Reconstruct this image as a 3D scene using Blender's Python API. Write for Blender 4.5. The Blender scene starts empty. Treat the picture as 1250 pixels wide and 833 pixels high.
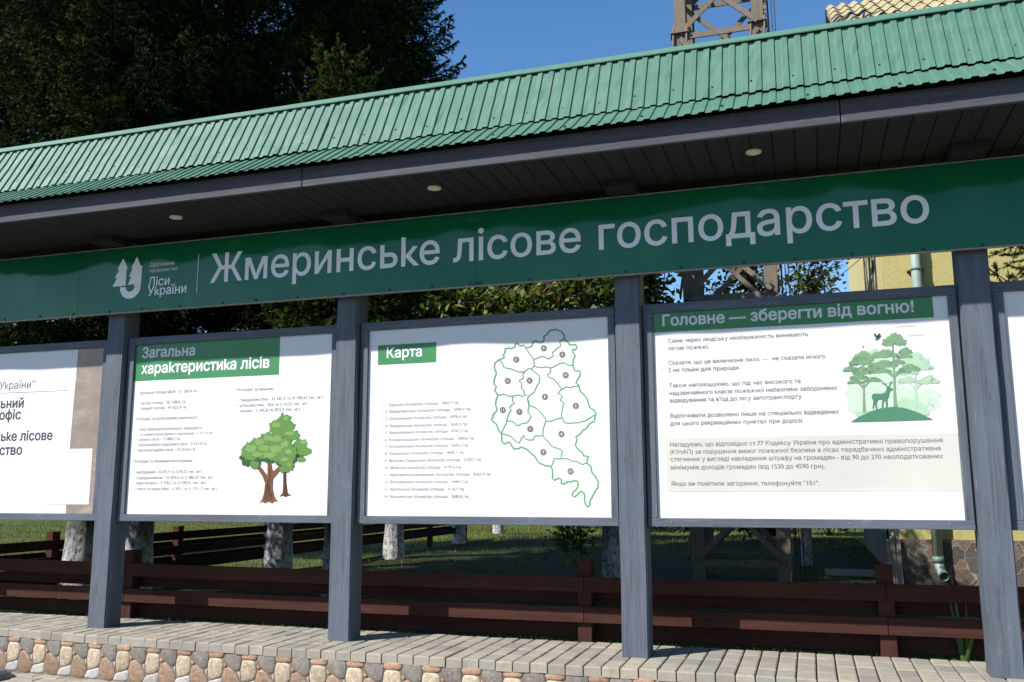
import bpy, bmesh, math, random
import numpy as np
from mathutils import Matrix, Vector
from mathutils.geometry import delaunay_2d_cdt

SC = bpy.context.scene
COL = SC.collection
R = math.radians

# ------------------------------------------------------------------ camera
cam = bpy.data.cameras.new('camera')
cam.sensor_width = 36.0
cam.lens = 31.71
cam.clip_start = 0.05
cam.clip_end = 3000
cam_o = bpy.data.objects.new('camera', cam)
COL.objects.link(cam_o)
_yaw, _pit, _rol = -0.3151, 0.1613, -0.0028
_f = Vector((math.sin(_yaw) * math.cos(_pit), math.cos(_yaw) * math.cos(_pit), math.sin(_pit)))
_r = Vector((math.cos(_yaw), -math.sin(_yaw), 0))
_u = _r.cross(_f)
_r2 = math.cos(_rol) * _r + math.sin(_rol) * _u
_u2 = -math.sin(_rol) * _r + math.cos(_rol) * _u
_m = Matrix((( _r2.x, _u2.x, -_f.x, 4.5441), (_r2.y, _u2.y, -_f.y, -5.0325), (_r2.z, _u2.z, -_f.z, 0.908), (0, 0, 0, 1)))
cam_o.matrix_world = _m
SC.camera = cam_o

# ------------------------------------------------------------------ sky, sun, exposure
SUN_FROM = Vector((-0.95, -1.0, 1.23)).normalized()
elev = math.asin(SUN_FROM.z)
world = bpy.data.worlds.new('World')
SC.world = world
world.use_nodes = True
wn = world.node_tree
bg = wn.nodes['Background']
sky = wn.nodes.new('ShaderNodeTexSky')
sky.sky_type = 'NISHITA'
sky.sun_disc = False
sky.sun_elevation = elev
sky.sun_rotation = math.atan2(SUN_FROM.x, SUN_FROM.y)
sky.air_density = 1.0
sky.dust_density = 0.25
sky.ozone_density = 2.5
hs = wn.nodes.new('ShaderNodeHueSaturation')
hs.inputs['Saturation'].default_value = 1.22
wn.links.new(sky.outputs[0], hs.inputs['Color'])
wn.links.new(hs.outputs[0], bg.inputs[0])
bg.inputs[1].default_value = 0.088
sun = bpy.data.lights.new('sun', 'SUN')
sun.energy = 4.2
sun.angle = R(0.53)
sun.color = (1.0, 0.955, 0.89)
sun_o = bpy.data.objects.new('sun', sun)
COL.objects.link(sun_o)
sun_o.rotation_euler = SUN_FROM.to_track_quat('Z', 'Y').to_euler()
sun_o.location = SUN_FROM * 30
SC.view_settings.view_transform = 'Standard'
SC.view_settings.look = 'None'
SC.view_settings.exposure = 1.05
SC.view_settings.gamma = 1.0
SC.view_settings.use_curve_mapping = False

# ------------------------------------------------------------------ materials
def srgb(r, g, b):
    def f(c):
        c /= 255.0
        return c / 12.92 if c <= 0.04045 else ((c + 0.055) / 1.055) ** 2.4
    return (f(r), f(g), f(b))

class NT:
    def __init__(s, name):
        s.m = bpy.data.materials.new(name)
        s.m.use_nodes = True
        s.t = s.m.node_tree
        s.b = s.t.nodes['Principled BSDF']
        s.out = s.t.nodes['Material Output']
        s.tc = s.t.nodes.new('ShaderNodeTexCoord')
    def n(s, typ, **kw):
        x = s.t.nodes.new(typ)
        for k, v in kw.items():
            setattr(x, k, v)
        return x
    def l(s, a, b):
        s.t.links.new(a, b)
    def mapping(s, scale, src='Object', loc=(0, 0, 0)):
        mp = s.n('ShaderNodeMapping')
        mp.inputs['Scale'].default_value = scale
        mp.inputs['Location'].default_value = loc
        s.l(s.tc.outputs[src], mp.inputs[0])
        return mp.outputs[0]
    def noise(s, vec, scale, detail=4, rough=0.6, dist=0.0):
        x = s.n('ShaderNodeTexNoise')
        x.inputs['Scale'].default_value = scale
        x.inputs['Detail'].default_value = detail
        x.inputs['Roughness'].default_value = rough
        x.inputs['Distortion'].default_value = dist
        if vec is not None:
            s.l(vec, x.inputs['Vector'])
        return x.outputs['Fac']
    def ramp(s, fac, stops):
        x = s.n('ShaderNodeValToRGB')
        e = x.color_ramp.elements
        while len(e) < len(stops):
            e.new(0.5)
        for i, (p, c) in enumerate(stops):
            e[i].position = p
            e[i].color = (c[0], c[1], c[2], 1) if not isinstance(c, (int, float)) else (c, c, c, 1)
        s.l(fac, x.inputs[0])
        return x.outputs[0]
    def mix(s, fac, a, b, mode='MIX'):
        x = s.n('ShaderNodeMix', data_type='RGBA', blend_type=mode)
        if isinstance(fac, (int, float)):
            x.inputs[0].default_value = fac
        else:
            s.l(fac, x.inputs[0])
        for i, v in ((6, a), (7, b)):
            if isinstance(v, tuple):
                x.inputs[i].default_value = (v[0], v[1], v[2], 1)
            else:
                s.l(v, x.inputs[i])
        return x.outputs[2]
    def bump(s, h, strength=0.3, dist=0.01):
        x = s.n('ShaderNodeBump')
        x.inputs['Strength'].default_value = strength
        x.inputs['Distance'].default_value = dist
        s.l(h, x.inputs['Height'])
        s.l(x.outputs[0], s.b.inputs['Normal'])
        return x
    def color(s, c):
        if isinstance(c, tuple):
            s.b.inputs['Base Color'].default_value = (c[0], c[1], c[2], 1)
        else:
            s.l(c, s.b.inputs['Base Color'])
    def set(s, rough=0.6, spec=0.5, metal=0.0):
        s.b.inputs['Roughness'].default_value = rough
        s.b.inputs['Specular IOR Level'].default_value = spec
        s.b.inputs['Metallic'].default_value = metal

def sc3(c, k):
    return (c[0] * k, c[1] * k, c[2] * k)

def mat_flat(name, c, rough=0.6, spec=0.4, var=0.06, scale=6.0):
    t = NT(name)
    f = t.noise(t.mapping((1, 1, 1)), scale, 5)
    t.color(t.ramp(f, [(0.3, sc3(c, 1 - var)), (0.7, sc3(c, 1 + var))]))
    t.set(rough, spec)
    return t.m

def mat_wood(name, c, axis, rough=0.6, worn=(0.5, 0.5, 0.5), worn_amt=0.35, grain=1.0, spec=0.35):
    """painted timber with grain running along one axis"""
    t = NT(name)
    s1 = [34.0, 34.0, 34.0]
    s1[axis] = 1.6
    v = t.mapping(tuple(s1))
    f1 = t.noise(v, 1.0, 6, 0.65, 0.4)
    s2 = [130.0, 130.0, 130.0]
    s2[axis] = 5.0
    f2 = t.noise(t.mapping(tuple(s2)), 1.0, 4, 0.6)
    big = t.noise(t.mapping((1, 1, 1)), 3.0, 4)
    base = t.ramp(f1, [(0.25, sc3(c, 0.66)), (0.5, c), (0.78, sc3(c, 1.26))])
    base = t.mix(t.ramp(big, [(0.35, 0.0), (0.7, 0.45)]), base, sc3(c, 1.3))
    scr = t.ramp(f2, [(0.63, 0.0), (0.70, worn_amt)])
    base = t.mix(scr, base, worn)
    crack = t.ramp(f2, [(0.29, 0.6), (0.36, 0.0)])
    base = t.mix(crack, base, sc3(c, 0.35))
    s3 = [22.0, 22.0, 22.0]
    s3[axis] = 0.7
    f3 = t.noise(t.mapping(tuple(s3), loc=(3.1, 7.7, 1.9)), 1.0, 3, 0.5, 0.8)
    base = t.mix(t.ramp(f3, [(0.485, 0.0), (0.50, 0.55), (0.515, 0.0)]), base, sc3(c, 0.45))
    f4 = t.noise(t.mapping((5, 5, 5)), 1.0, 5, 0.7)
    base = t.mix(t.ramp(f4, [(0.62, 0.0), (0.78, 0.35)]), base, worn)
    t.color(base)
    t.set(rough, spec)
    h = t.mix(0.5, f1, f2)
    t.bump(h, 0.35 * grain, 0.004)
    return t.m

GREY = (0.083, 0.096, 0.119)
M = {}
M['post'] = mat_wood('grey_painted_timber_upright', GREY, 2, 0.62, (0.27, 0.285, 0.31), 0.4, 1.0, 0.14)
M['rail'] = mat_wood('grey_painted_timber_rail', GREY, 0, 0.62, (0.27, 0.285, 0.31), 0.35, 1.0, 0.14)
M['fascia'] = mat_wood('grey_painted_fascia', (0.060, 0.061, 0.073), 0, 0.6, (0.20, 0.20, 0.21), 0.4, 1.0, 0.12)
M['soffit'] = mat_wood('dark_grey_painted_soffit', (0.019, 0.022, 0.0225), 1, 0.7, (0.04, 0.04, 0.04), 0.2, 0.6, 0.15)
M['fence'] = mat_wood('dark_brown_stained_board', (0.048, 0.0200, 0.0155), 0, 0.85, (0.13, 0.062, 0.050), 0.3, 0.8, 0.08)
M['fence_post'] = mat_wood('dark_brown_stained_post', (0.048, 0.0200, 0.0155), 2, 0.85, (0.13, 0.062, 0.050), 0.3, 0.8, 0.08)
M['side_fence'] = mat_wood('brown_stained_side_board', (0.022, 0.009, 0.007), 1, 0.8, (0.05, 0.025, 0.02), 0.3, 0.8, 0.08)
M['old_plank'] = mat_wood('weathered_bare_plank', (0.24, 0.21, 0.17), 2, 0.85, (0.40, 0.36, 0.31), 0.5)
M['tower'] = mat_wood('weathered_pale_steel', (0.138, 0.113, 0.086), 2, 0.85, (0.07, 0.045, 0.028), 0.75, 0.5)

def mat_roof(name, c):
    t = NT(name)
    big = t.noise(t.mapping((0.8, 4, 4)), 2.2, 5, 0.65)
    fine = t.noise(t.mapping((1, 1, 1)), 190.0, 2)
    base = t.ramp(big, [(0.25, sc3(c, 0.86)), (0.5, c), (0.8, (c[0] * 1.28, c[1] * 1.12, c[2] * 1.12))])
    sp = t.ramp(fine, [(0.70, 0.0), (0.76, 0.35)])
    base = t.mix(sp, base, sc3(c, 1.5))
    st = t.noise(t.mapping((26, 1.2, 1.2)), 1.0, 4)
    base = t.mix(t.ramp(st, [(0.56, 0.0), (0.75, 0.28)]), base, (0.16, 0.20, 0.16))
    t.color(base)
    t.set(0.5, 0.3)
    t.bump(big, 0.12, 0.004)
    return t.m
M['roof'] = mat_roof('green_coated_roof_sheet', (0.066, 0.150, 0.107))
M['cap'] = mat_roof('green_coated_ridge_flashing', (0.066, 0.158, 0.117))
M['screw'] = mat_flat('dark_screw_head', (0.02, 0.03, 0.028), 0.5)
M['dark'] = mat_flat('dark_void', (0.01, 0.01, 0.01), 0.9)

def mat_banner():
    t = NT('glossy_green_sign_film')
    v = t.mapping((1, 1, 1))
    big = t.noise(v, 1.6, 3)
    c = (0.004, 0.104, 0.040)
    base = t.ramp(big, [(0.3, sc3(c, 0.93)), (0.7, sc3(c, 1.07))])
    fl = t.noise(t.mapping((1, 1, 0.35)), 120.0, 3, 0.7)
    low = t.noise(v, 3.0, 3)
    flm = t.n('ShaderNodeMath', operation='MULTIPLY')
    t.l(t.ramp(fl, [(0.70, 0.0), (0.75, 1.0)]), flm.inputs[0])
    t.l(t.ramp(low, [(0.52, 0.0), (0.66, 0.6)]), flm.inputs[1])
    base = t.mix(flm.outputs[0], base, (0.16, 0.22, 0.18))
    t.color(base)
    t.set(0.09, 0.32)
    t.b.inputs['Coat Weight'].default_value = 0.0
    t.b.inputs['Coat Roughness'].default_value = 0.04
    wv = t.noise(t.mapping((1.0, 1, 0.55)), 1.5, 2, 0.45)
    bp = t.n('ShaderNodeBump')
    bp.inputs['Strength'].default_value = 1.0
    bp.inputs['Distance'].default_value = 0.05
    t.l(wv, bp.inputs['Height'])
    t.l(bp.outputs[0], t.b.inputs['Normal'])
    t.l(bp.outputs[0], t.b.inputs['Coat Normal'])
    return t.m
M['banner'] = mat_banner()
M['banner_text'] = mat_flat('pale_grey_vinyl_letters', (0.72, 0.735, 0.76), 0.4, 0.3, 0.02)
M['alu'] = mat_flat('dull_aluminium_edge', (0.26, 0.22, 0.19), 0.5, 0.4, 0.25, 20)
M['poster'] = mat_flat('white_poster_film', (0.60, 0.60, 0.612), 0.45, 0.35, 0.008, 2.0)
M['p_green'] = mat_flat('printed_heading_green', (0.0345, 0.1785, 0.0658), 0.4, 0.35, 0.03, 3)
M['p_white'] = mat_flat('printed_white', (0.60, 0.60, 0.612), 0.45, 0.3, 0.01)
M['p_text'] = mat_flat('printed_grey_text', (0.1693, 0.1628, 0.1628), 0.5, 0.3, 0.02)
M['p_text_dark'] = mat_flat('printed_mid_grey_text', (0.1008, 0.0972, 0.1008), 0.5, 0.3, 0.02)
M['p_text_mid'] = mat_flat('printed_soft_grey_text', (0.145, 0.14, 0.14), 0.5, 0.3, 0.02)
M['p_black'] = mat_flat('printed_near_black_text', (0.035, 0.035, 0.045), 0.5, 0.3, 0.02)
M['p_line'] = mat_flat('printed_green_outline', (0.085, 0.255, 0.105), 0.5, 0.3, 0.03)
M['p_badge'] = mat_flat('printed_taupe_badge', (0.1441, 0.1253, 0.1128), 0.5, 0.3, 0.03)
M['p_beige'] = mat_flat('printed_pale_beige', (0.4861, 0.4720, 0.4297), 0.45, 0.3, 0.015)
M['p_sand'] = mat_flat('printed_pale_sand', (0.4939, 0.4345, 0.3424), 0.45, 0.3, 0.015)
M['p_hill'] = mat_flat('printed_hill_green', (0.0595, 0.1817, 0.1065), 0.45, 0.3, 0.05, 5)
M['p_tree'] = mat_flat('printed_sage_green', (0.1503, 0.2694, 0.1503), 0.45, 0.3, 0.04)
M['p_pale'] = mat_flat('printed_pale_green', (0.3292, 0.4741, 0.3292), 0.45, 0.3, 0.03)
M['p_paler'] = mat_flat('printed_paler_green', (0.4345, 0.5268, 0.4345), 0.45, 0.3, 0.03)
M['p_bird'] = mat_flat('printed_dark_teal', (0.015, 0.05, 0.045), 0.45, 0.3, 0.03)
M['p_leaf'] = mat_flat('printed_leaf_green', (0.0877, 0.1942, 0.0438), 0.45, 0.3, 0.06)
M['p_leaf_light'] = mat_flat('printed_light_leaf_green', (0.1629, 0.2631, 0.0752), 0.45, 0.3, 0.06)
M['p_leaf_dark'] = mat_flat('printed_dark_leaf_green', (0.0282, 0.0752, 0.0219), 0.45, 0.3, 0.06)
M['p_bark'] = mat_flat('printed_brown_bark', (0.1378, 0.0564, 0.0251), 0.5, 0.3, 0.25, 60)
M['p_bark_dark'] = mat_flat('printed_dark_bark', (0.0626, 0.0219, 0.0094), 0.5, 0.3, 0.2, 60)

def mat_taupe():
    t = NT('printed_taupe_photo_strip')
    f = t.noise(t.mapping((1, 1, 1.6)), 4.5, 4, 0.6, 0.5)
    t.color(t.ramp(f, [(0.25, (0.17, 0.13, 0.105)), (0.55, (0.235, 0.185, 0.155)), (0.75, (0.33, 0.28, 0.25))]))
    t.set(0.4, 0.4)
    return t.m
M['p_taupe'] = mat_taupe()
M['lamp'] = mat_flat('cream_lamp_diffuser', (0.6880, 0.6400, 0.4960), 0.35, 0.5, 0.02)
M['lamp_rim'] = mat_flat('pale_lamp_rim', (0.45, 0.43, 0.38), 0.35, 0.5, 0.05)

def mat_paver():
    t = NT('beige_grey_concrete_paver')
    g = t.n('ShaderNodeNewGeometry')
    base = t.ramp(g.outputs['Random Per Island'], [(0.0, (0.215, 0.20, 0.172)), (0.35, (0.285, 0.258, 0.213)), (0.7, (0.33, 0.292, 0.232)), (1.0, (0.255, 0.24, 0.21))])
    v = t.mapping((1, 1, 1))
    f = t.noise(v, 260.0, 3, 0.7)
    base = t.mix(t.ramp(f, [(0.3, 0.35), (0.55, 0.0)]), base, (0.15, 0.14, 0.12))
    f2 = t.noise(v, 14.0, 4, 0.7)
    base = t.mix(t.ramp(f2, [(0.45, 0.0), (0.72, 0.55)]), base, (0.17, 0.155, 0.125))
    f3 = t.noise(v, 3.2, 5, 0.65)
    base = t.mix(t.ramp(f3, [(0.5, 0.0), (0.8, 0.4)]), base, (0.16, 0.15, 0.12))
    t.color(base)
    t.set(0.9, 0.2)
    t.bump(f, 0.5, 0.0025)
    return t.m
M['paver'] = mat_paver()
M['sand_joint'] = mat_flat('dark_sand_joint', (0.035, 0.03, 0.024), 0.95, 0.1, 0.3, 40)

def mat_stone(name, c1, c2, c3, vein):
    t = NT(name)
    g = t.n('ShaderNodeNewGeometry')
    v = t.mapping((1, 1, 1))
    f = t.noise(t.mapping((26, 26, 60) if vein else (40, 40, 40)), 1.0, 6, 0.68, 1.2)
    base = t.ramp(f, [(0.28, c1), (0.5, c2), (0.74, c3)])
    f2 = t.noise(v, 150.0, 3, 0.7)
    base = t.mix(t.ramp(f2, [(0.33, 0.45), (0.46, 0.0)]), base, sc3(c1, 0.55))
    rr = t.ramp(g.outputs['Random Per Island'], [(0, 0.85), (1, 1.12)])
    base = t.mix(1.0, base, rr, 'MULTIPLY')
    t.color(base)
    t.set(0.55, 0.4)
    t.bump(f, 0.3, 0.004)
    return t.m
M['st_orange'] = mat_stone('orange_brown_cobble', (0.19, 0.105, 0.065), (0.32, 0.19, 0.12), (0.44, 0.30, 0.205), False)
M['st_grey'] = mat_stone('grey_cobble', (0.085, 0.075, 0.065), (0.165, 0.146, 0.126), (0.27, 0.245, 0.215), False)
M['st_cream'] = mat_stone('cream_cobble', (0.21, 0.15, 0.098), (0.35, 0.275, 0.195), (0.55, 0.48, 0.38), False)
M['st_brown'] = mat_stone('brown_cobble', (0.12, 0.074, 0.048), (0.22, 0.142, 0.092), (0.33, 0.235, 0.165), True)
M['st_chip'] = mat_stone('pale_grey_stone_chip', (0.19, 0.175, 0.165), (0.33, 0.31, 0.295), (0.50, 0.48, 0.46), False)
M['mortar'] = mat_flat('pale_brown_mortar', (0.16, 0.125, 0.095), 0.9, 0.2, 0.25, 50)

def mat_lawn():
    t = NT('lawn_soil_and_turf')
    v = t.mapping((1, 1, 1))
    f = t.noise(v, 1.3, 6, 0.7)
    f2 = t.noise(v, 26.0, 5, 0.75)
    a = t.ramp(f, [(0.3, (0.042, 0.060, 0.014)), (0.55, (0.082, 0.10, 0.025)), (0.75, (0.15, 0.138, 0.055))])
    b = t.ramp(f2, [(0.35, (0.03, 0.042, 0.012)), (0.65, (0.12, 0.125, 0.042))])
    t.color(t.mix(0.5, a, b))
    t.set(0.95, 0.1)
    t.bump(f2, 0.8, 0.03)
    return t.m
M['lawn'] = mat_lawn()
M['garden'] = mat_flat('lawn_darkened_as_tree_shade', (0.022, 0.026, 0.011), 0.98, 0.05, 0.5, 9)  # lawn tone with the tree shade put into the colour
M['bounce_damp_grey'] = mat_flat('dark_bounce_damping_ground', (0.06, 0.06, 0.06), 0.9, 0.2, 0.2, 30)  # dark grey of the added ground that damps bounced light
M['earth'] = mat_flat('dry_earth', (0.16, 0.14, 0.09), 0.95, 0.1, 0.35, 3)

def mat_leaf(name, stops, trans=0.3, rough=0.5, spec=0.3):
    t = NT(name)
    g = t.n('ShaderNodeNewGeometry')
    c = t.ramp(g.outputs['Random Per Island'], stops)
    t.color(c)
    t.set(rough, spec)
    tr = t.n('ShaderNodeBsdfTranslucent')
    t.l(t.mix(1.0, c, (1.0, 1.0, 0.45), 'MULTIPLY'), tr.inputs[0])
    mx = t.n('ShaderNodeMixShader')
    mx.inputs[0].default_value = trans
    t.l(t.b.outputs[0], mx.inputs[1])
    t.l(tr.outputs[0], mx.inputs[2])
    t.l(mx.outputs[0], t.out.inputs[0])
    return t.m
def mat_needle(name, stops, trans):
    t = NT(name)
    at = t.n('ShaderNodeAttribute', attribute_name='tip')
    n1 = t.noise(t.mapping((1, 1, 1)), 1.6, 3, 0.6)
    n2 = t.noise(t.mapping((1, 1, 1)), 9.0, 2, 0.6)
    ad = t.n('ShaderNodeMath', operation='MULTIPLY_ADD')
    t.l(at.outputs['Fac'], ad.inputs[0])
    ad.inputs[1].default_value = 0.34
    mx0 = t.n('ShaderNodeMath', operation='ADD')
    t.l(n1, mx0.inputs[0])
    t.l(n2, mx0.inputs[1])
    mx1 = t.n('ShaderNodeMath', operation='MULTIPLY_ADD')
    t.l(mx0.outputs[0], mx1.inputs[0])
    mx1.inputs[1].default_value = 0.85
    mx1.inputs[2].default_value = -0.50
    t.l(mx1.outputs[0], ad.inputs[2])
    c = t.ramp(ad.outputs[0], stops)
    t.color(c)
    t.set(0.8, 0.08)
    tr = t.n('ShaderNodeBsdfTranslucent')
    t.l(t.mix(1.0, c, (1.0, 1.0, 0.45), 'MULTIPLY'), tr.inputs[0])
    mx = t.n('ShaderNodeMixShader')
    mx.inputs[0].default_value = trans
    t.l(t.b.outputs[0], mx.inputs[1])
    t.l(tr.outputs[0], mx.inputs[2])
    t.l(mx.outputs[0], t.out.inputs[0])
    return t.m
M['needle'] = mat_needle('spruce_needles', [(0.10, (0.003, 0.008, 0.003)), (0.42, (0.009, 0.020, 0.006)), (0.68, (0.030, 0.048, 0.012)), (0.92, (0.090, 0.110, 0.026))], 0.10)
M['needle_near'] = mat_needle('fresh_spruce_needles', [(0.1, (0.010, 0.022, 0.006)), (0.45, (0.034, 0.056, 0.012)), (0.8, (0.10, 0.125, 0.030))], 0.15)
M['twig'] = mat_flat('dark_spruce_twig', (0.022, 0.016, 0.011), 0.9, 0.1, 0.3, 20)
M['leaf'] = mat_leaf('broad_green_leaves', [(0, (0.018, 0.036, 0.006)), (0.40, (0.050, 0.086, 0.013)), (0.75, (0.12, 0.16, 0.028)), (1, (0.24, 0.24, 0.06))], 0.4)
M['leaf_dark'] = mat_leaf('dark_shrub_leaves', [(0, (0.008, 0.016, 0.005)), (1, (0.022, 0.034, 0.009))], 0.2)
M['grass'] = mat_leaf('grass_blades', [(0, (0.050, 0.082, 0.014)), (0.5, (0.105, 0.138, 0.026)), (0.85, (0.16, 0.175, 0.042)), (1, (0.25, 0.22, 0.085))], 0.25, 0.6, 0.15)
M['iris'] = mat_leaf('long_green_leaves', [(0, (0.06, 0.13, 0.03)), (1, (0.12, 0.20, 0.05))], 0.3)

def mat_bark(name, c1, c2, white):
    t = NT(name)
    v = t.mapping((14, 14, 3.5))
    f = t.noise(v, 1.0, 6, 0.7, 0.5)
    base = t.ramp(f, [(0.3, c1), (0.7, c2)])
    if white:
        sep = t.n('ShaderNodeSeparateXYZ')
        t.l(t.tc.outputs['Object'], sep.inputs[0])
        mr = t.n('ShaderNodeMapRange')
        mr.inputs[1].default_value = 0.75
        mr.inputs[2].default_value = 0.30
        t.l(sep.outputs[2], mr.inputs[0])
        f3 = t.noise(t.mapping((9, 9, 7)), 2.4, 6, 0.75)
        mm = t.n('ShaderNodeMath', operation='MULTIPLY')
        t.l(mr.outputs[0], mm.inputs[0])
        t.l(t.ramp(f3, [(0.36, 0.0), (0.58, 0.9)]), mm.inputs[1])
        base = t.mix(mm.outputs[0], base, (0.52, 0.52, 0.53))
    t.color(base)
    t.set(0.9, 0.15)
    t.bump(f, 0.9, 0.03)
    return t.m
M['bark'] = mat_bark('grey_brown_bark_with_whitewash', (0.016, 0.013, 0.011), (0.062, 0.054, 0.046), True)
M['branch'] = mat_bark('brown_branch_bark', (0.05, 0.037, 0.025), (0.16, 0.12, 0.085), False)

def mat_plaster(name, c):
    t = NT(name)
    v = t.mapping((1, 1, 1))
    f = t.noise(v, 55.0, 4, 0.75)
    big = t.noise(v, 0.9, 4)
    base = t.ramp(f, [(0.3, sc3(c, 0.82)), (0.65, sc3(c, 1.08))])
    base = t.mix(t.ramp(big, [(0.35, 0.0), (0.8, 0.18)]), base, sc3(c, 0.8))
    t.color(base)
    t.set(0.9, 0.15)
    t.bump(f, 0.6, 0.01)
    return t.m
M['yellow'] = mat_plaster('rough_yellow_plaster', (0.37, 0.325, 0.135))
M['yellow_side'] = mat_plaster('smooth_pale_yellow_plaster', (0.47, 0.42, 0.215))

def mat_rubble():
    t = NT('dark_rubble_stone_plinth')
    v = t.mapping((1, 1, 1))
    nz = t.n('ShaderNodeTexNoise')
    nz.inputs['Scale'].default_value = 5.0
    t.l(v, nz.inputs['Vector'])
    va = t.n('ShaderNodeVectorMath', operation='MULTIPLY_ADD')
    t.l(nz.outputs['Color'], va.inputs[0])
    va.inputs[1].default_value = (0.22, 0.22, 0.22)
    t.l(v, va.inputs[2])
    v2 = va.outputs[0]
    vo = t.n('ShaderNodeTexVoronoi', feature='DISTANCE_TO_EDGE')
    vo.inputs['Scale'].default_value = 6.5
    t.l(v2, vo.inputs['Vector'])
    vc = t.n('ShaderNodeTexVoronoi', feature='F1')
    vc.inputs['Scale'].default_value = 6.5
    t.l(v2, vc.inputs['Vector'])
    sp = t.n('ShaderNodeSeparateColor')
    t.l(vc.outputs['Color'], sp.inputs[0])
    st = t.ramp(sp.outputs[0], [(0.0, (0.045, 0.038, 0.034)), (0.4, (0.085, 0.07, 0.06)), (0.7, (0.16, 0.085, 0.045)), (1.0, (0.13, 0.115, 0.10))])
    f = t.noise(v, 26.0, 5, 0.7)
    st = t.mix(t.ramp(f, [(0.35, 0.6), (0.6, 0.0)]), st, (0.06, 0.05, 0.045))
    t.color(t.mix(t.ramp(vo.outputs['Distance'], [(0.0, 1.0), (0.03, 0.0)]), st, (0.22, 0.20, 0.175)))
    t.set(0.7, 0.3)
    t.bump(f, 0.6, 0.02)
    return t.m
M['rubble'] = mat_rubble()

def mat_slate():
    t = NT('mossy_yellow_grey_corrugated_slate')
    v = t.mapping((1, 1, 1))
    f = t.noise(v, 5.0, 6, 0.75)
    f2 = t.noise(v, 30.0, 4, 0.7)
    b = t.ramp(f, [(0.3, (0.19, 0.155, 0.085)), (0.5, (0.31, 0.265, 0.16)), (0.75, (0.40, 0.35, 0.225))])
    t.color(t.mix(t.ramp(f2, [(0.6, 0.0), (0.72, 0.6)]), b, (0.16, 0.13, 0.06)))
    t.set(0.9, 0.15)
    t.bump(f2, 0.5, 0.01)
    return t.m
M['slate'] = mat_slate()
M['pipe'] = mat_flat('grey_green_painted_pipe', (0.24, 0.305, 0.265), 0.45, 0.4, 0.12, 8)
M['pipe_dark'] = mat_flat('dark_green_pipe_collar', (0.10, 0.16, 0.14), 0.5, 0.4, 0.15, 8)
M['cable'] = mat_flat('black_cable', (0.02, 0.02, 0.022), 0.6)
M['dome'] = mat_flat('dark_blue_grey_plastic', (0.06, 0.075, 0.10), 0.25, 0.5, 0.1, 10)

# ------------------------------------------------------------------ object helpers
ROOTLOC = {}

def tag(o, label=None, cat=None, group=None, kind=None):
    for k, v in (('label', label), ('category', cat), ('group', group), ('kind', kind)):
        if v:
            o[k] = v
    return o

def empty(name, loc, label, cat, group=None):
    o = bpy.data.objects.new(name, None)
    o.empty_display_size = 0.1
    COL.objects.link(o)
    o.location = loc
    ROOTLOC[o] = Vector(loc)
    return tag(o, label, cat, group)

def link_mesh(name, me, mats, parent=None, loc=None):
    """mesh given in world coordinates; stored relative to its thing's base"""
    for m in (mats if isinstance(mats, (list, tuple)) else [mats]):
        me.materials.append(M[m] if isinstance(m, str) else m)
    o = bpy.data.objects.new(name, me)
    COL.objects.link(o)
    if parent is not None:
        base = ROOTLOC[parent]
        o.parent = parent
        ROOTLOC[o] = base
        me.transform(Matrix.Translation(-base))
    elif loc is not None:
        me.transform(Matrix.Translation(-Vector(loc)))
        o.location = loc
        ROOTLOC[o] = Vector(loc)
    else:
        ROOTLOC[o] = Vector((0, 0, 0))
    return o

def pydata(name, V, F, mats, parent=None, smooth=False, mi=None, loc=None):
    me = bpy.data.meshes.new(name)
    me.from_pydata([tuple(v) for v in V], [], [tuple(f) for f in F])
    if mi is not None:
        me.polygons.foreach_set('material_index', mi)
    if smooth:
        me.polygons.foreach_set('use_smooth', [True] * len(me.polygons))
    me.update()
    return link_mesh(name, me, mats, parent, loc)

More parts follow.
